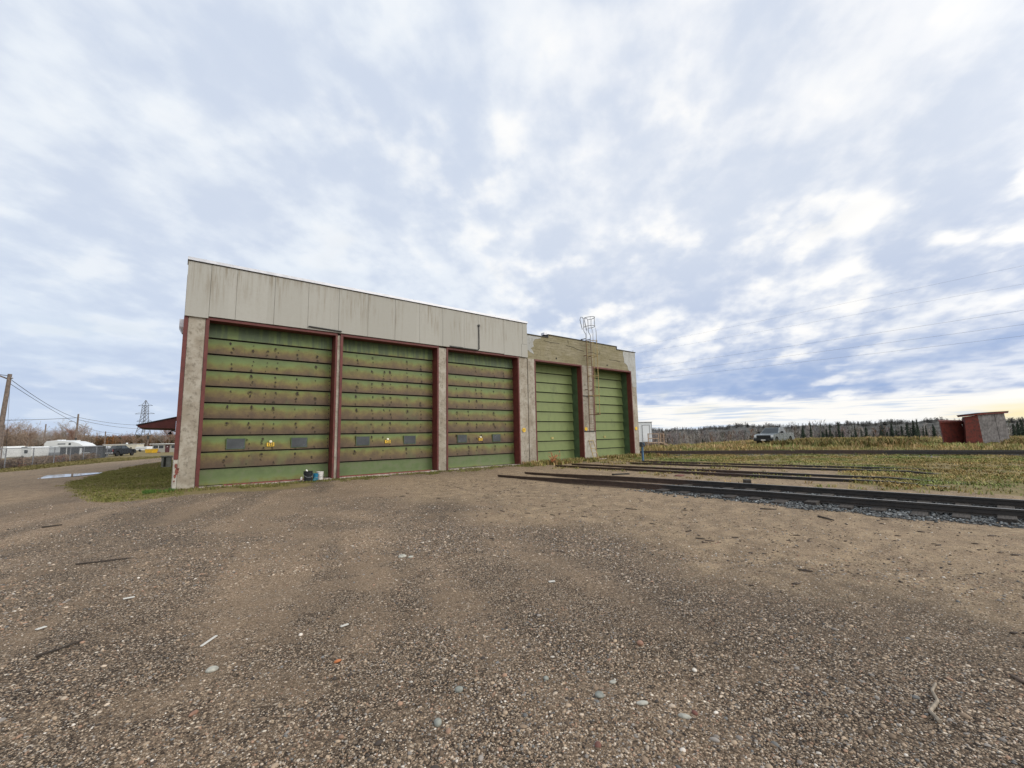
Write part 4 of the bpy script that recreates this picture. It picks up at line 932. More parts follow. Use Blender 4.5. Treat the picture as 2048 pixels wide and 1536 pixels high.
F_ = bg('site_trailer', 'long cream trailer roof showing behind the dark pickup', 'trailer', -15.2, 159.4)
rv_box(F_, 0, 9.0, .3, 1.95, 'rv_cream'); MB().box((-.1, -.1, 1.951), (9.1, 2.5, 2.05)).build('trailer_roof', 'rv_white', F_); wheels(F_, [4, 5]); wn(F_, 1, 1.6, .9, 1.5); MB().box((5.2, 1, 2.05), (5.5, 1.3, 2.4)).build('roof_vent', 'rv_white', F_)
G_ = bg('site_office', 'low beige office building with white flat roof, wide windows and maroon door', 'building', -4.0, 128.8)
MB().box((0, 0, -.1), (8.5, 4, 1.86)).build('walls', 'siding_beige', G_); MB().box((-.3, -.5, 1.862), (8.7, 4.2, 2.02)).build('roof', 'rv_white', G_)
for x in (.25, 1.5): f_ = MB().box((x-.06, -.03, .84), (x+1.11, .0, 1.66)).build('window_frame', 'rv_white', G_); MB().box((x, -.04, .90), (x+1.05, -.028, 1.60)).build('pane', 'glass_pane', f_)
dr = MB().box((2.95, -.04, -.05), (3.95, .0, 1.70)).build('door', 'maroon', G_); MB().prism([(3.3, 1.2), (3.6, 1.2), (3.45, 1.5)], -.05, -.042).build('door_sign', 'rv_white', dr)
f_ = MB().box((4.3, -.03, .84), (5.6, .0, 1.66)).build('window_frame', 'rv_white', G_); MB().box((4.36, -.04, .9), (5.54, -.028, 1.6)).build('pane', 'glass_pane', f_)
MB().box((.7, -1.0, -.05), (2.2, -.3, .12)).box((.75, -1.0, .5), (2.15, -.95, .62)).box((.75, -1.0, .0), (.82, -.95, .62)).box((2.1, -1.0, 0), (2.17, -.95, .62)).build('porch', 'peel_red', G_)
dm = bg('waste_skip', 'yellow waste skip standing beside the beige office building', 'skip', -4.98, 121.9)
MB().prism([(.15, .1), (1.65, .1), (1.85, .85), (-.05, .85)], 0, 1.2).build('skip_body', 'dumpster', dm, bevel=.03); MB().box((-.1, -.04, .85), (1.9, 1.24, .93)).build('skip_rim', 'dumpster', dm); MB().box((.9, -.03, .15), (.96, .0, .84)).build('skip_rib', 'dumpster', dm)
W_ = bg('utility_trailer', 'small white enclosed trailer behind the yellow skip', 'trailer', -8.1, 150)
rv_box(W_, 0, 3.0, .4, 1.3, 'rv_white'); MB().box((.1, -.03, .85), (2.9, -.01, .93)).build('stripe', 'rv_grey', W_); wheels(W_, [1.2])
ub = tag(empty('concrete_block', (-.42, 44.2, gz1(-.42, 44.2))), 'grey concrete block box standing against the left wall past the corner column', 'block')
MB().box((-.35, -.3, -.1), (.30, .4, .80)).build('block_body', 'block_grey', ub, bevel=.03); MB().box((-.42, -.36, .801), (.34, .45, .90)).build('block_cap', 'block_grey', ub, bevel=.02); MB().box((-.20, -.306, .05), (-.05, -.298, .78)).build('dark_slot', 'gap_dark', ub)

# utility poles
def pole(x, y, ztop, label, r=.15, lean=0., extra=None):
    zb = gz1(x, y)-.3; e = tag(empty('utility_pole', (x, y, 0)), label, 'pole'); d_ = CR*lean
    MB().tube([tuple(d_*-1+Vector((0, 0, zb))), (0, 0, ztop)], [r*1.25, r*.85], 10).build('pole_shaft', 'pole_wood', e)
    if extra: extra(e)
    return e
def p1x(e):
    MB().tube([tuple(CR*-.3+Vector((0, 0, 8.45))), tuple(CR*-2.6+Vector((0, 0, 9.35)))], .07, 6).build('side_brace', 'pole_wood', e)
    MB().lathe([(.06, 0), (.10, .05), (.05, .16)], tuple(CR*.25+Vector((0, 0, 8.4))), 8).tube([(0, 0, 8.4), tuple(CR*.25+Vector((0, 0, 8.4)))], .03, 5).build('insulator', 'galv', e)
    for a, z in ((.02, 7.5), (-.02, 7.0)): MB().box((CR.x*(-.2)-.05, CR.y*(-.2)-.05, z-.08), (CR.x*(-.2)+.05, CR.y*(-.2)+.05, z+.08)).build('bracket', 'dark_trim', e)
pole(-13.78, 66.02, 8.9, 'thick leaning timber utility pole at the far left with side brace', .19, .45, p1x)
def p2x(e):
    MB().tube([(0, 0, 5.2), tuple(CR*-.3+Vector((0, 0, 6.1))), tuple(CR*-.8+Vector((0, 0, 6.6))), tuple(CR*-1.5+Vector((0, 0, 6.65)))], .04, 5).box(tuple(CR*-1.6+Vector((-.2, -.2, 6.55))), tuple(CR*-1.6+Vector((.2, .2, 6.7)))).build('lamp_arm', 'galv', e)
    MB().box((-.18, -.3, 2.6), (.18, -.14, 3.0)).build('pole_box', 'dark_trim', e)
pole(-17.25, 134.1, 8.26, 'timber pole with street lamp arm rising behind the white camper', .17, .0, p2x)
pole(-20.4, 124.2, 5.7, 'thin reddish pole standing left of the white camper among bare trees', .11)
pole(-16.8, 179.1, 5.3, 'short dark pole above the cream trailer roof', .16)
def p5x(e): MB().box((-.3, -.5, 3.0), (.3, -.2, 4.1)).build('transformer', 'dark_trim', e)
pole(-7.5, 197.4, 5.0, 'pole with dark transformer in front of the lattice tower', .17, 0, p5x)
pole(-15.78, 76.0, 4.05, 'very thin dark post at the far left picture edge behind the fence', .05)

# lattice transmission tower
tw = tag(empty('transmission_tower', (-17.2, 381, gz1(-17, 381)), R(-38)), 'tall steel lattice transmission tower on the left skyline', 'tower')
def tower_w(z): return np.interp(z, [0, 14, 22, 27.5, 31], [4.6, 2.05, 1.45, 1.3, .12])
zs = [0, 5.5, 10, 14, 17, 19.5, 22, 24.2, 26, 27.5, 31]
legs = MB(); br = MB()
for sx in (-1, 1):
    for sy in (-1, 1): legs.tube([(sx*tower_w(z), sy*tower_w(z)*.8, z) for z in zs], [.22]*8+[.18]*3, 4)
for a, b in zip(zs[:-1], zs[1:]):
    wa, wb = tower_w(a), tower_w(b)
    for s_ in (-1, 1):
        br.tube([(-wa, s_*wa*.8, a), (wb, s_*wb*.8, b)], .10, 3); br.tube([(wa, s_*wa*.8, a), (-wb, s_*wb*.8, b)], .10, 3); br.tube([(-wb, s_*wb*.8, b), (wb, s_*wb*.8, b)], .09, 3)
        br.tube([(s_*wa, -wa*.8, a), (s_*wb, wb*.8, b)], .10, 3)
legs.build('tower_legs', 'steel_lattice', tw); br.build('tower_bracing', 'steel_lattice', tw)
for z, w in ((16.8, 5.0), (21.8, 6.6), (27.3, 4.9)):
    MB().tube([(-w, 0, z), (w, 0, z)], .13, 4).tube([(-w, 0, z), (-tower_w(z+1.6), 0, z+1.7)], .08, 3).tube([(w, 0, z), (tower_w(z+1.6), 0, z+1.7)], .08, 3).build('cross_arm', 'steel_lattice', tw)

# wires
def wire(name, a, b, sag, r, label, m='wire', group=None, n=20):
    a, b = Vector(a), Vector(b); pts = [a.lerp(b, t)-Vector((0, 0, sag*4*t*(1-t))) for t in np.linspace(0, 1, n)]
    return tag(MB().tube([tuple(p-a) for p in pts], r, 4, cap=False).build(name, m), label, 'wire', group) if False else _wire(name, a, pts, r, label, m, group)
def _wire(name, a, pts, r, label, m, group):
    o = MB().tube([tuple(p-a) for p in pts], r, 4, cap=False).build(name, m); o.location = a; return tag(o, label, 'wire', group)
wire('overhead_wire', (-13.6, 66.1, 8.25), (-17.2, 134.2, 7.3), .55, .035, 'heavy dark wire falling from the leaning pole to the lamp pole')
wire('overhead_wire', (-13.7, 66.1, 7.9), (-16.8, 179, 5.0), 1.0, .03, 'thin wire running from the leaning pole to the short dark pole')
wire('overhead_wire', (-17.2, 134.2, 7.45), (-36, 100, 6.0), .6, .04, 'dark wire crossing low in front of the bare trees')
wire('overhead_wire', (-17.2, 134.2, 7.5), (2.0, 190, 9.0), 1.6, .035, 'upper of two wires from the lamp pole to the canopy', group='wires between lamp pole and canopy')
wire('overhead_wire', (-17.2, 134.2, 7.0), (2.0, 190, 7.6), 1.7, .035, 'lower of two wires from the lamp pole to the canopy', group='wires between lamp pole and canopy')
wire('overhead_wire', (-16.8, 179, 5.1), (-7.5, 197.4, 4.6), .4, .035, 'short wire from the short dark pole to the transformer pole')
wire('overhead_wire', (-13.8, 66, 8.7), (-40, 50, 12), .3, .03, 'wire from the top of the leaning pole out of the left edge')
wire('overhead_wire', (-13.7, 66, 8.1), (-13.4, 66.3, -.5), 0, .012, 'thin guy wire hanging straight down beside the leaning pole')
for k, (za, zb) in enumerate(((25.0, 24.6), (22.4, 22.8), (18.7, 18.8), (16.7, 17.2), (15.1, 15.9))):
    a = Vector((92.6, .8, za)); b = Vector((90.7, 64, zb)); d_ = (b-a)
    wire('transmission_wire', a-d_*1.1, b+d_*1.3, 1.2, .010 if k < 2 else .014, ['top', 'second from the top', 'middle', 'second from the bottom', 'bottom'][k]+' of the five faint lines crossing the right sky', 'wire_far', 'five lines across the right sky', 40)

# ------------------------------------------------------------------ trees
def limb(mb, p, d, L, r, depth, rr_, twv, wide=.55):
    pts = [p]; q = Vector(p); dd = Vector(d)
    n = 4 if depth > 1 else 3
    for k in range(n):
        dd = (dd+Vector((rr_.uniform(-1, 1), rr_.uniform(-1, 1), rr_.uniform(-.4, .8)))*.16).normalized(); q = q+dd*(L/n); pts.append(q.copy())
    mb.tube(pts, [r*(1-.75*k/n) for k in range(n+1)], 4 if depth > 2 else 3, cap=False)
    if depth == 0:
        return
    kids = {4: 9, 3: 6, 2: 5, 1: 5}[depth]
    for k in range(kids):
        t = rr_.uniform(.28, 1.0); i = min(int(t*n), n-1); s_ = pts[i].lerp(pts[i+1], t*n-i)
        o = Vector((rr_.gauss(0, 1), rr_.gauss(0, 1), rr_.gauss(0, .5))).normalized(); nd = (dd*(1-wide)+o*wide+Vector((0, 0, .28))).normalized()
        limb(mb if depth > 3 else twv, s_, nd, L*rr_.uniform(.42, .62), max(r*.42, .014), depth-1, rr_, twv, wide)
def make_tree(seed, h, label, group, loc, m_leaf='bark'):
    rr_ = random.Random(seed); e = tag(empty('bare_tree', loc), label, 'tree', group)
    tr = MB(); cr = MB()
    pts = [Vector((rr_.uniform(-.02, .02)*h*k, rr_.uniform(-.02, .02)*h*k, -.3+h*.62*k/4)) for k in range(5)]
    tr.tube(pts, [.024*h*(1-.17*k) for k in range(5)], 6)
    for k in range(15):
        t = rr_.uniform(.18, 1.0); i = min(int(t*4), 3); s_ = pts[i].lerp(pts[i+1], t*4-i); a = rr_.uniform(0, 6.28)
        limb(cr, s_, Vector((math.cos(a)*.7, math.sin(a)*.7, rr_.uniform(.45, 1.3))).normalized(), h*rr_.uniform(.22, .42), .008*h, 3, rr_, cr)
    tr.build('trunk', 'bark', e); cr.build('crown', m_leaf, e); return e
simple('twig_brown', (.27, .205, .16), .9, 0, .3, 2); simple('twig_grey', (.32, .285, .255), .9, 0, .25, 2); simple('twig_rust', (.25, .15, .115), .9, 0, .3, 2)
GT = 'bare trees behind the parked trailers'; LT = 'leafless brown tree among those behind the parked trailers'
protos = [make_tree(100+k, 10.5, LT, GT, (0, 0, 0), ('twig_brown', 'twig_grey', 'twig_rust', 'twig_brown')[k]) for k in range(4)]
spots = []
tr_ = random.Random(77)
for k in range(40):
    t = k/39; bx, by = -66+t*42, 214-t*20*0+tr_.uniform(-16, 16)+(1-t)*16
    spots.append((bx+tr_.uniform(-1.5, 1.5), by, tr_.uniform(.72, 1.1)*(1.12 if k in (11, 12, 14, 19) else .92)))
spots += [(-8.5, 300, .80), (-5.5, 296, .95), (-2.5, 292, 1.0), (.5, 301, 1.0), (-12, 305, .75), (3.5, 296, .9), (-20, 290, .72), (-16.5, 296, .68)]
for i, (x, y, s_) in enumerate(spots):
    o = protos[i] if i < 4 else copy_tree(protos[i % 4]); o.location = (x, y, gz1(x, y)); o.rotation_euler = (0, 0, tr_.uniform(0, 6.28)); o.scale = (s_, s_, s_*tr_.uniform(.92, 1.08))
    if i >= 40: o['label'] = 'grey leafless tree in the group around the lattice tower foot'; o['group'] = 'bare trees around the lattice tower'

# woods templates: thin pale stem with upswept twigs
def bare_tmpl(seed, n=26, w=1.4):
    r_ = np.random.default_rng(seed); V = []; F = []; C = []
    def tri(p, q, wd, c):
        k = len(V); d_ = np.array([wd, 0, 0]); a = r_.uniform(0, 3.14); d_ = np.array([wd*np.cos(a), wd*np.sin(a), 0]); V.extend([p-d_, p+d_, q]); F.append((k, k+1, k+2)); C.extend([c]*3)
    tri(np.zeros(3), np.array([r_.uniform(-.3, .3), r_.uniform(-.3, .3), 10.]), .11, [1.25]*3); tri(np.array([0, 0, 0.]), np.array([.1, 0, 9.]), .11, [1.35]*3)
    for k in range(n):
        z = r_.uniform(1.5, 8.6); a = r_.uniform(0, 6.28); L = w*r_.uniform(.5, 1.2)*(1.15-z/14); p = np.array([0, 0, z]); q = p+np.array([np.cos(a)*L, np.sin(a)*L, r_.uniform(.7, 1.9)]); f = r_.uniform(.75, 1.1)
        tri(p, q, .055, [f]*3)
        for _ in range(3):
            t = r_.uniform(.3, .9); s_ = p+(q-p)*t; tri(s_, s_+np.array([r_.uniform(-.5, .5), r_.uniform(-.5, .5), r_.uniform(.3, 1.0)]), .05, [f*.95]*3)
    return np.array(V), np.array(F), np.array(C)
def spruce_tmpl(seed, tiers=13):
    r_ = np.random.default_rng(seed); V = []; F = []; C = []
    for t in range(tiers):
        z = .6+9.2*t/tiers; R_ = (1.75*(1-t/tiers)**.8+.12)*r_.uniform(.8, 1.15); nb = 9
        for k in range(nb):
            a = 6.283*k/nb+r_.uniform(-.3, .3); L = R_*r_.uniform(.65, 1.15); k0 = len(V); w = .32*L+.08; ca, sa_ = np.cos(a), np.sin(a)
            V.extend([np.array([0, 0, z+.75]), np.array([ca*L*.6-sa_*w, sa_*L*.6+ca*w, z+.12]), np.array([ca*L, sa_*L, z-.28]), np.array([ca*L*.6+sa_*w, sa_*L*.6-ca*w, z+.12])])
            F.extend([(k0, k0+1, k0+2), (k0, k0+2, k0+3)]); f = r_.uniform(.7, 1.2); C.extend([[f]*3]*4)
    k0 = len(V); V.extend([np.array([-.12, 0, -.5]), np.array([.12, 0, -.5]), np.array([0, 0, 10.4])]); F.append((k0, k0+1, k0+2)); C.extend([[.6]*3]*3)
    return np.array(V), np.array(F), np.array(C)
bt = [bare_tmpl(k) for k in range(6)]
def polar(n, a0, a1, d0, d1):
    a = R(1)*rng.uniform(a0, a1, n); d = np.sqrt(rng.uniform(d0**2, d1**2, n)); return d*np.cos(a), d*np.sin(a)
N = 4200
x, y = polar(N, -14, 47, 165, 330)
k = (FX*x+FY*y > 132); x, y = x[k], y[k]; N = len(x)
hgt = rng.uniform(.62, 1.08, N)*(.8+.5*vnoise(x, y, .03, 3)); wd = rng.uniform(.8, 1.5, N)
cc = np.array([.26, .235, .215])[None]*rng.choice([.35, .6, .85, 1.0, 1.2, 1.6], (N, 1), p=[.14, .16, .2, .22, .18, .10])+rng.normal(0, .008, (N, 3)); rust = rng.random(N) < .06; cc[rust] = np.array([.23, .13, .075])
o = scatter('bare_woods', bt, N, np.stack([x, y, gz(x, y)-.3], -1), rng.uniform(0, 6.28, N), np.stack([wd*1.25, wd*1.25, hgt*1.02], -1), np.clip(cc, .02, .5), 'twigs')
tag(o, 'grey leafless birch woods beyond the right hand field', 'woods', kind='stuff')
sx_, sy_ = polar(2600, -14, 47, 200, 320); k = (FX*sx_+FY*sy_ > 150); sx_, sy_ = sx_[k], sy_[k]; nb = len(sx_)
bush = []
o = scatter('brush', bt, nb, np.stack([sx_, sy_, gz(sx_, sy_)-.2], -1), rng.uniform(0, 6.28, nb), np.stack([rng.uniform(1.6, 2.6, nb)]*2+[rng.uniform(.35, .6, nb)], -1), np.clip(np.array([.20, .165, .14])[None]*rng.uniform(.7, 1.3, (nb, 1)), .02, .5), 'twigs')
tag(o, 'grey brown brush under the woods beyond the field', 'brush', kind='stuff')
# dark spruces standing in the woods: separate trees
sp = [np_mesh('spruce_crown', v, f, 'twigs', np.clip(np.array([.030, .040, .028])*c, .005, 1)) for v, f, c in (spruce_tmpl(k) for k in range(4))]
def spruce_tree(i, x, y, s_, zs_):
    e = tag(empty('spruce_tree', (x, y, gz1(x, y))), 'small dark spruce standing among the grey bare woods', 'tree', 'dark spruces in the far woods'); e.scale = (s_, s_, zs_)
    c = bpy.data.objects.new('crown', sp[i % 4].data); col.objects.link(c); c.parent = e; c.rotation_euler = (0, 0, random.uniform(0, 6)); 
    t = bpy.data.objects.new('trunk', trunk_me); col.objects.link(t); t.parent = e
trunk_o = MB().tube([(0, 0, -1), (0, 0, 4)], [.16, .08], 5).build('trunk', 'spruce_bark'); trunk_me = trunk_o.data
ns = 0
while ns < 230:
    a = R(random.choice([random.uniform(2, 18), random.uniform(2, 17), random.uniform(-2, 44)])); d = random.uniform(140, 240); x, y = d*math.cos(a), d*math.sin(a)
    if FX*x+FY*y < 118: continue
    cl_ = vnoise(x, y, .05, 7)
    if cl_ < .42 and random.random() < .8: continue
    spruce_tree(ns, x, y, random.uniform(.4, 1.05), random.uniform(.42, .95)); ns += 1
for q in sp: bpy.data.objects.remove(q)
bpy.data.objects.remove(trunk_o)
# distant wooded rise
hx = np.linspace(120, 1500, 60); hv = []; 
hm = MB(); ang = np.linspace(-20, 60, 160); ring = []
hgtf = lambda a: 5.5+5*math.exp(-((a-24)/3.0)**2)+4.5*math.exp(-((a-8)/9)**2)+1.2*math.sin(a*1.9)+.6*math.sin(a*7.3)
vs = []; fs = []
for a in ang:
    for d, kz in ((560, -9), (690, .0), (760, 1.0), (900, .8), (1100, -.5)):
        vs.append((d*math.cos(R(a)), d*math.sin(R(a)), -9 if kz == -9 else hgtf(a)*kz+(1.1*vnoise(a*9, d, 1.0)-.5)*(kz > .7)))
for i in range(len(ang)-1):
    for k in range(4): fs.append((i*5+k, (i+1)*5+k, (i+1)*5+k+1, i*5+k+1))
simple('far_forest', (.075, .075, .068), .95, 0, .45, .06, 0)
tag(hm.add(vs, fs).build('hill', 'far_forest', smooth=True), kind='structure')
fhx, fhy = polar(1500, -10, 47, 690, 780); fz = np.array([hgtf(math.degrees(math.atan2(b, a))) for a, b in zip(fhx, fhy)])
o = scatter('hill_woods', [spruce_tmpl(20, 6), bt[0], bt[1]], 1500, np.stack([fhx, fhy, fz*.75-1.2], -1), rng.uniform(0, 6.28, 1500), np.stack([rng.uniform(1.2, 2.2, 1500)]*2+[rng.uniform(.3, .75, 1500)], -1), np.clip(np.array([.085, .082, .078])[None]*rng.uniform(.6, 1.4, (1500, 1)), .01, .4), 'twigs')
tag(o, 'dark far tree line on the low rise behind the woods', 'woods', kind='stuff')
# low brown woods behind the trailers on the left
N = 1500; x = rng.uniform(-75, 45, N); y = rng.uniform(330, 400, N)
cc = np.array([.22, .155, .10])[None]*rng.uniform(.6, 1.3, (N, 1)); cc[rng.random(N) < .15] = np.array([.26, .115, .04]); cc[rng.random(N) < .15] = np.array([.045, .05, .03])
o = scatter('brown_woods', bt, N, np.stack([x, y, gz(x, y)], -1), rng.uniform(0, 6.28, N), np.stack([rng.uniform(1.6, 2.8, N)]*2+[rng.uniform(.45, .80, N)], -1), np.clip(cc, .01, .5), 'twigs')
tag(o, 'low brown and rust coloured woods far behind the trailers', 'woods', kind='stuff')
# dry brush along the fence
N = 420; t = rng.uniform(0, 1, N); y = 57+t*36; x = np.interp(y, [p[1] for p in fp], [p[0] for p in fp])-rng.uniform(.1, 2.6, N)
keep = vnoise(x*0, y, .22, 5)+.25*(y < 80) > .42; x, y = x[keep], y[keep]; N = len(x)
cc = np.array([.30, .22, .15])[None]*rng.uniform(.6, 1.25, (N, 1)); cc[rng.random(N) < .12] = np.array([.25, .10, .06])
o = scatter('dry_brush', bt, N, np.stack([x, y, gz(x, y)-.15], -1), rng.uniform(0, 6.28, N), np.stack([rng.uniform(.35, .7, N)]*2+[rng.uniform(.05, .11, N)], -1), np.clip(cc, .01, .5), 'twigs')
tag(o, 'dry brown brush growing along the chain link fence', 'brush', kind='stuff')

# ------------------------------------------------------------------ grass, weeds
def blade_tmpl(seed, n=5, spread=.5, bend=.6):
    r_ = np.random.default_rng(seed); V = []; F = []; C = []
    for k in range(n):
        a = r_.uniform(0, 6.28); o = r_.uniform(-spread, spread, 2); w = r_.uniform(.05, .10); h = r_.uniform(.55, 1.0); l = r_.uniform(.1, bend); k0 = len(V); f = r_.uniform(.75, 1.25)
        d_ = np.array([np.cos(a), np.sin(a)]); s_ = np.array([-d_[1], d_[0]])*w; m_ = o+d_*l*.35; e_ = o+d_*l*1.3
        V.extend([[*(o-s_), -.1], [*(o+s_), -.1], [*(m_+s_*.75), h*.6], [*(m_-s_*.75), h*.6], [*e_, h]])
        F.extend([(k0, k0+1, k0+2), (k0, k0+2, k0+3), (k0+3, k0+2, k0+4)]); C.extend([[f]*3]*5)
    return np.array(V, float), np.array(F), np.array(C)
bl = [blade_tmpl(k) for k in range(6)]
def grass(name, label, xr, yr, n, thr, size, palette, w=None, sel=None, wid=None, mixed=True):
    x = rng.uniform(*xr, n); y = rng.uniform(*yr, n); g_, _, b_, _ = masks(x, y); k = rng.random(n) < np.clip((g_*(1-.75*b_)-thr)/(1-thr), 0, 1)*(np.clip(.12+1.6*sm(.34, .58, fbm(x, y, .75, 55)), 0, 1) if mixed else 1)
    if sel is not None: k &= sel(x, y)
    x, y = x[k], y[k]; n = len(x); pal = np.array(palette); c = pal[rng.integers(0, len(pal), n)]
    pn = fbm(x, y, .5, 61)[:, None]; c = c*(.75+.5*pn)*rng.uniform(.8, 1.2, (n, 1)); h = rng.uniform(*size, n)*(.45+1.1*fbm(x, y, .9, 71))
    if mixed:
     q1 = sm(.52, .66, fbm(x, y, .35, 63))[:, None]; q2 = sm(.54, .66, fbm(x, y, .55, 67))[:, None]; lum = c.mean(1, keepdims=True)
     c = c*(1-.6*q1)+.6*q1*lum*np.array([[.75, 1.12, .32]]); c = c*(1-.55*q2)+.55*q2*lum*np.array([[1.55, 1.02, .42]])
    ww = h*(wid or 1.0)
    o = scatter(name, bl, n, np.stack([x, y, gz(x, y)], -1), rng.uniform(0, 6.28, n), np.stack([ww, ww, h], -1), c, 'blades'); tag(o, label, 'grass', kind='stuff'); return n
GRN = [(.15, .155, .042), (.175, .17, .052), (.215, .185, .072), (.125, .14, .034)]
YEL = [(.34, .27, .10), (.21, .205, .062), (.43, .325, .15), (.14, .16, .046), (.29, .225, .095), (.17, .18, .055)]
DRY = [(.44, .31, .15), (.35, .25, .12), (.25, .21, .08), (.18, .175, .055), (.48, .35, .19)]
grass('lawn_grass', 'short mown grass of the lawn left of the shop', (-4.2, .3), (15.5, 66), 52000, .25, (.025, .06), GRN, wid=1.5, mixed=False)
grass('verge_grass', 'short dull grass on the verge between fence and dirt road', (-14, -1), (44, 90), 14000, .3, (.06, .14), [(.17, .15, .055), (.14, .13, .045), (.22, .175, .08)], wid=1.8, mixed=False)
grass('track_grass', 'thin yellow green grass between the railway tracks', (12.5, 36), (-6, 24), 85000, .25, (.03, .10), YEL, wid=1.9, sel=lambda x, y: ~((x > 15.4) & (y > 17.6) & (x < 26)))
grass('field_grass', 'yellow green field grass beyond the far track', (27, 74), (-14, 52), 70000, .2, (.08, .22), YEL, wid=1.4, sel=lambda x, y: (FX*x+FY*y < crest(x, y)+8) & (x+.43*y > 36.4))
grass('tall_grass', 'tall dry tan grass along the crest of the field', (30, 84), (-14, 60), 46000, .2, (.16, .48), DRY, wid=.7, sel=lambda x, y: (FX*x+FY*y < crest(x, y)+6) & (FX*x+FY*y > 27) & (x+.43*y > 38.2) & (fbm(x, y, .16, 81)+.12*(FX*x+FY*y > 50) > .46) & ~((x > 50) & (x < 61) & (y > 1.5) & (y < 8.5)))
def foot(n, x0, x1, y0, y1, size, pal, name, label):
    x = rng.uniform(x0, x1, n); y = rng.uniform(y0, y1, n); k = fbm(x, y, 1.3, 91)+.2*(y-y0)/(y1-y0) > .56; x, y = x[k], y[k]; n = len(x); c = np.array(pal)[rng.integers(0, len(pal), n)]*rng.uniform(.7, 1.25, (n, 1)); h = rng.uniform(*size, n)
    o = scatter(name, bl, n, np.stack([x, y, gz(x, y)], -1), rng.uniform(0, 6.28, n), np.stack([h, h, h], -1), c, 'blades'); tag(o, label, 'weeds', kind='stuff')
foot(2600, 15.0, 26.6, 16.6, 18.9, (.08, .30), YEL+[(.20, .09, .035)], 'door_weeds', 'weeds and dry grass at the foot of the right columns')
foot(3600, -.4, 15.0, 16.9, 18.45, (.03, .11), GRN+[(.13, .11, .045)], 'sill_weeds', 'sparse low weeds along the sills of the left doors')
foot(260, -.7, .12, 17.7, 18.6, (.04, .12), [(.08, .15, .03), (.06, .12, .025)], 'corner_weeds', 'bright green weeds at the foot of the corner column')
foot(2600, 44, 58, 8.0, 17.5, (.35, .85), [(.15, .135, .045), (.21, .165, .06), (.11, .115, .035), (.28, .19, .085)], 'tall_weeds', 'taller olive brown weeds standing in the field left of the leaning sheds')
foot(900, 53, 62, 1.5, 3.0, (.25, .6), [(.15, .135, .045), (.21, .165, .06), (.28, .19, .085)], 'shed_weeds', 'tall weeds growing at the foot of the leaning sheds')
# autumn-red weed
wd_ = tag(empty('weed_plant', (16.35, 17.15, gz1(16.35, 17.15))), 'small weed with orange red autumn leaves before the left clean green door', 'plant')
lf = MB(); stn = MB(); rr_ = random.Random(8)
for k in range(14):
    a = rr_.uniform(0, 6.28); e_ = Vector((math.cos(a)*rr_.uniform(.1, .45), math.sin(a)*rr_.uniform(.1, .4), rr_.uniform(.2, .75))); stn.tube([(0, 0, -.05), e_*.5+Vector((0, 0, .08)), e_], .006, 3)
    for q in range(9):
        p = e_*rr_.uniform(.35, 1)+Vector((rr_.uniform(-.07, .07), rr_.uniform(-.07, .07), rr_.uniform(-.03, .06))); d_ = Vector((rr_.uniform(-1, 1), rr_.uniform(-1, 1), rr_.uniform(-.5, .5))).normalized()*.05; s_ = d_.orthogonal().normalized()*.028
        lf.add([p-d_, p+s_, p+d_, p-s_], [(0, 1, 2, 3)])
stn.build('stem', 'stick_dark', wd_); lf.build('leaves', 'leaf_orange', wd_)

# ------------------------------------------------------------------ loose stones of the yard
def ico(sub, seed):
    bm = bmesh.new(); bmesh.ops.create_icosphere(bm, subdivisions=sub, radius=.5); r_ = np.random.default_rng(seed)
    V = np.array([v.co[:] for v in bm.verts]); F = np.array([[v.index for v in f.verts] for f in bm.faces]); bm.free()
    D = r_.normal(size=(6, 3)); D /= np.linalg.norm(D, axis=1)[:, None]
    for d_ in D: V = V*(1+r_.uniform(-.28, .12)*np.maximum(0, (V@d_)/.5)[:, None]**2)
    return V, F, None
S1 = [ico(1, k) for k in range(10)]; S2 = [ico(2, 50+k) for k in range(8)]
def stone_cols(n):
    base = np.array([(.235, .172, .115), (.36, .275, .188), (.122, .088, .058), (.48, .395, .30), (.25, .225, .195), (.055, .044, .036), (.30, .19, .125), (.60, .55, .47), (.15, .15, .142)]); pr = np.array([.22, .18, .17, .1, .1, .1, .07, .025, .035])
    return base[rng.choice(len(base), n, p=pr/pr.sum())]*np.array([1.03, 1.03, 1.06])*rng.uniform(.75, 1.2, (n, 1))
def stones(name, n, r0, r1, smin, smax, pw, tm, label, az=(-8, 112)):
    r = r0*(r1/r0)**rng.uniform(0, 1, n); a = np.radians(rng.uniform(*az, n)); x, y = r*np.cos(a), r*np.sin(a)
    g_, s_, b_, d_ = masks(x, y); cl_ = fbm(x, y, 1.1, 33); k = rng.random(n) < np.clip((.38+1.5*(cl_-.35)+.5*d_-.30*pathn(x, y)*(1-.7*d_))*(1-.5*s_)*(1-g_), .03, 1); k &= (y < 17.6)
    x, y = x[k], y[k]; n = len(x); s = smin*(smax/smin)**(rng.uniform(0, 1, n)**pw)
    scl = np.stack([s*rng.uniform(.85, 1.35, n), s*rng.uniform(.7, 1.0, n), s*rng.uniform(.4, .7, n)], -1)
    o = scatter(name, tm, n, np.stack([x, y, gz(x, y)+s*.06], -1), rng.uniform(0, 6.28, n), scl, stone_cols(n), 'stones', tilt=rng.normal(0, .2, n), smooth=True); tag(o, label, 'gravel', kind='stuff')
stones('gravel', 190000, 1.2, 11, .0075, .021, 1.5, S1, 'loose brown and grey gravel of the yard')
stones('pebbles', 3000, 1.1, 9, .023, .044, 2.4, S2, 'larger pale pebbles strewn over the gravel yard')
stones('far_gravel', 60000, 6, 20, .014, .040, 1.7, S1, 'coarse gravel of the yard near the doors', (0, 105))
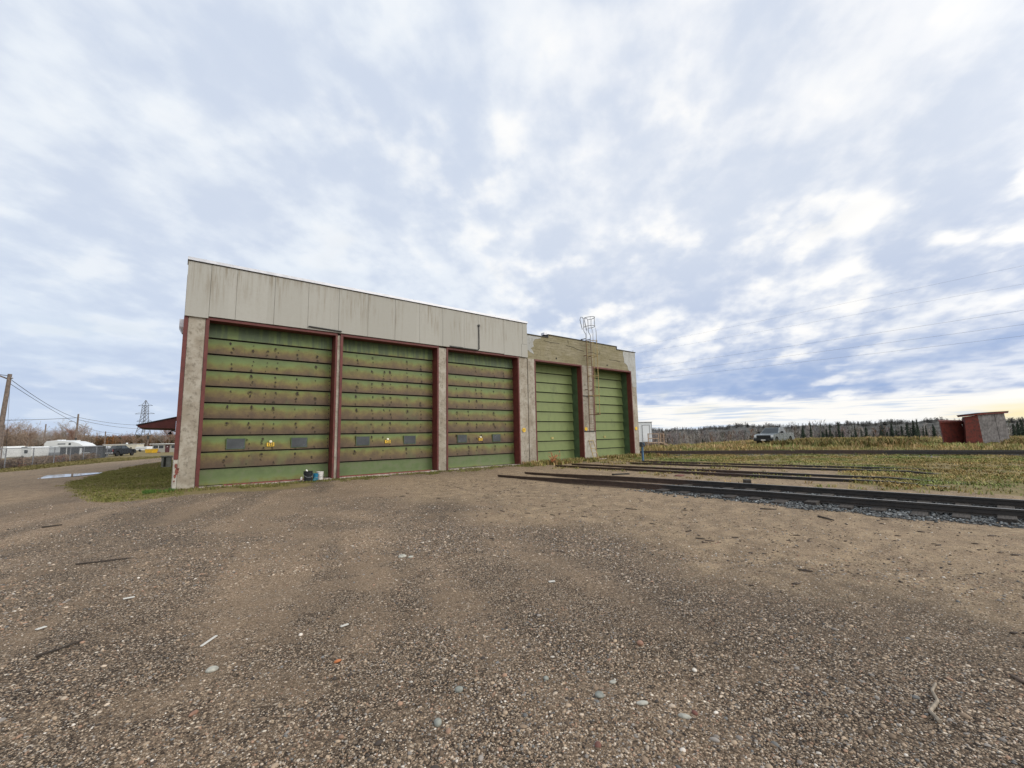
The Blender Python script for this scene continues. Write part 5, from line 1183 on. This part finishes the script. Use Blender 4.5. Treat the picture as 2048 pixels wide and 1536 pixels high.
# grey crushed ballast beside the near track
n = 15000; y = rng.uniform(-4, 8.6, n); x = T1n(y)+rng.uniform(-1.2, 2.4, n); g_, s_, b_, d_ = masks(x, y); k = rng.random(n) < b_; x, y = x[k], y[k]; n = len(x); s = rng.uniform(.03, .07, n)
o = scatter('ballast', S1, n, np.stack([x, y, gz(x, y)+.012], -1), rng.uniform(0, 6.28, n), np.stack([s, s*.8, s*.65], -1), np.array([.115, .122, .124])[None]*rng.uniform(.2, 1.6, (n, 1))*np.where(rng.random((n, 1)) < .12, 2.4, 1), 'stones', tilt=rng.normal(0, .5, n)); tag(o, 'blue grey crushed stone ballast round the near track', 'ballast', kind='stuff')
n = 5000; x = rng.uniform(24, 38, n); y = rng.uniform(-6, 23, n); _, _, b_, _ = masks(x, y); k = rng.random(n) < b_*.8; x, y = x[k], y[k]; n = len(x); s = rng.uniform(.04, .10, n)
o = scatter('far_ballast', S1, n, np.stack([x, y, gz(x, y)+.012], -1), rng.uniform(0, 6.28, n), np.stack([s, s*.8, s*.65], -1), np.array([.16, .17, .175])[None]*rng.uniform(.4, 1.6, (n, 1)), 'stones', tilt=rng.normal(0, .5, n)); tag(o, 'grey ballast stones in patches before the far track', 'ballast', kind='stuff')
# dark bark and splinter litter on the sand
n = 1500; x = rng.uniform(4, 11, n); y = rng.uniform(-3, 14, n); _, s_, b_, _ = masks(x, y); k = (rng.random(n) < s_*.9+.15) & (b_ < .4) & (fbm(x, y, .8, 44) > .42); x, y = x[k], y[k]; n = len(x); L_ = .012*(8.0)**rng.uniform(0, 1, n)**2.2
o = scatter('bark_litter', S1, n, np.stack([x, y, gz(x, y)+.006], -1), rng.uniform(0, 6.28, n), np.stack([L_*2.0, L_*.45+.008, .012+L_*.12], -1), np.array([.075, .055, .042])[None]*rng.uniform(.5, 1.8, (n, 1)), 'stones'); tag(o, 'dark bark chips and splinters strewn on the sand by the near track', 'litter', kind='stuff')
# the stones one notices
for i, (x, y, sc, m, lab) in enumerate([
    (2.87, 2.15, (.042, .032, .026), 'stone_brown', 'round brown stone, the largest brown one in the dark gravel'),
    (2.14, 1.92, (.045, .033, .022), 'stone_green', 'blocky grey green stone in the middle foreground right of centre'),
    (2.28, 1.71, (.050, .025, .016), 'stone_pale', 'long flat pale stone just right of the blocky grey green stone'),
    (2.33, 1.97, (.034, .022, .014), 'stone_pale', 'small white oval stone beyond the blocky grey green stone'),
    (1.49, 2.50, (.034, .030, .022), 'stone_green', 'round grey stone left of the foreground centre'),
    (1.24, 2.31, (.036, .028, .024), 'stone_green', 'squarish grey stone nearest the bottom left of centre'),
    (2.36, 1.49, (.044, .022, .016), 'stone_pale', 'thin long grey stone closest to the small red brick chip'),
    (2.53, 5.71, (.070, .045, .028), 'stone_pale', 'pale stone lying alone in the middle of the yard'),
    (2.60, 5.60, (.050, .035, .020), 'stone_pale', 'smaller pale stone touching the lone pale stone in mid yard'),
    (.30, 3.89, (.052, .036, .026), 'stone_pale', 'pale oval stone in front of the white plastic strip'),
    (1.79, 1.63, (.028, .020, .016), 'stone_red', 'small red brick chip at the bottom of the gravel'),
    (2.44, 1.47, (.024, .018, .014), 'stone_red', 'small red brick chip right of the thin long grey stone'),
    (.18, 3.35, (.050, .020, .016), 'stone_brown', 'long tan stone at the lower left of the gravel'),
    (2.0, 2.25, (.028, .022, .018), 'stone_green', 'small round grey stone near the centre foreground')]):
    sc = tuple(q*.82 for q in sc)
    tag(blob(3, sc, 200+i, 'stone', m, loc=(x, y, gz1(x, y)+sc[2]*.30), rot=(0, .1, [.3, .9, -.5, -.6, .2, 1.1, -.7, .1, .4, .2, .5, 1.2, 1.0, .3][i]), rough=.22), lab, 'stone')
def stick(label, pts, r, m, cat='stick', name='stick'):
    x0, y0 = pts[0]; z0 = gz1(x0, y0)
    o = MB().tube([(x-x0, y-y0, gz1(x, y)-z0+r*.9) for x, y in pts], [r*(1-.35*i/(len(pts)-1)) for i in range(len(pts))], 6).build(name, m, smooth=True); o.location = (x0, y0, z0+.003); tag(o, label, cat)
def plank(label, x, y, L, w, h, rz, m, name, cat):
    o = MB().box((-L/2, -w/2, 0), (L/2, w/2, h)).build(name, m, bevel=.002); o.location = (x, y, gz1(x, y)+.008); o.rotation_euler = (0, .02, rz); tag(o, label, cat)
plank('white plastic strip lying on the gravel in the left foreground', .31, 4.42, .19, .020, .008, .95, 'white_plastic', 'plastic_strip', 'litter')
plank('short white plastic bit on the gravel near the centre left', 1.25, 4.01, .07, .02, .01, .2, 'white_plastic', 'plastic_strip', 'litter')
plank('tiny white scrap on the gravel right of the yard centre', 3.35, 3.63, .07, .03, .01, -.4, 'white_plastic', 'plastic_strip', 'litter')
plank('white scraps lying together in the left part of the yard', -.28, 6.1, .09, .03, .008, .1, 'white_plastic', 'plastic_strip', 'litter')
plank('white scrap near the left picture edge on the gravel', -.83, 5.7, .07, .03, .008, .7, 'white_plastic', 'plastic_strip', 'litter')
stick('pale curved twig lying on the dark gravel at the lower right', [(3.36, .58), (3.44, .63), (3.60, .62), (3.72, .66), (3.84, .66)], .011, 'stick_pale')
stick('long dark stick in the left yard', [(-.95, 8.30), (-.65, 8.27), (-.39, 8.22)], .011, 'stick_dark')
stick('dark stick near the dirt road at the left', [(-1.92, 12.26), (-1.66, 12.36)], .016, 'stick_dark')
stick('thin dark stick lying in the lower left gravel', [(-.74, 5.0), (-.62, 5.05), (-.50, 5.13)], .010, 'stick_dark')
stick('dark wood splinter in the sand in front of the near track ties', [(9.52, 2.98), (9.38, 2.8), (9.24, 2.66)], .017, 'stick_dark')
stick('dark flat stick in the sand beside the grey ballast', [(9.66, 4.05), (9.74, 3.9), (9.82, 3.80)], .012, 'stick_dark')
stick('short dark stick lying on the sand before the shop end', [(7.70, 5.95), (7.75, 5.7)], .010, 'stick_dark')
tag(blob(2, (.026, .018, .012), 31, 'leaf', 'leaf_orange', loc=(1.02, 3.40, gz1(1.02, 3.4)+.01), rough=.5), 'crumpled orange leaf lying on the left foreground gravel', 'leaf')
for x, y, h in ((30.2, 14.0, .35),):
    pass
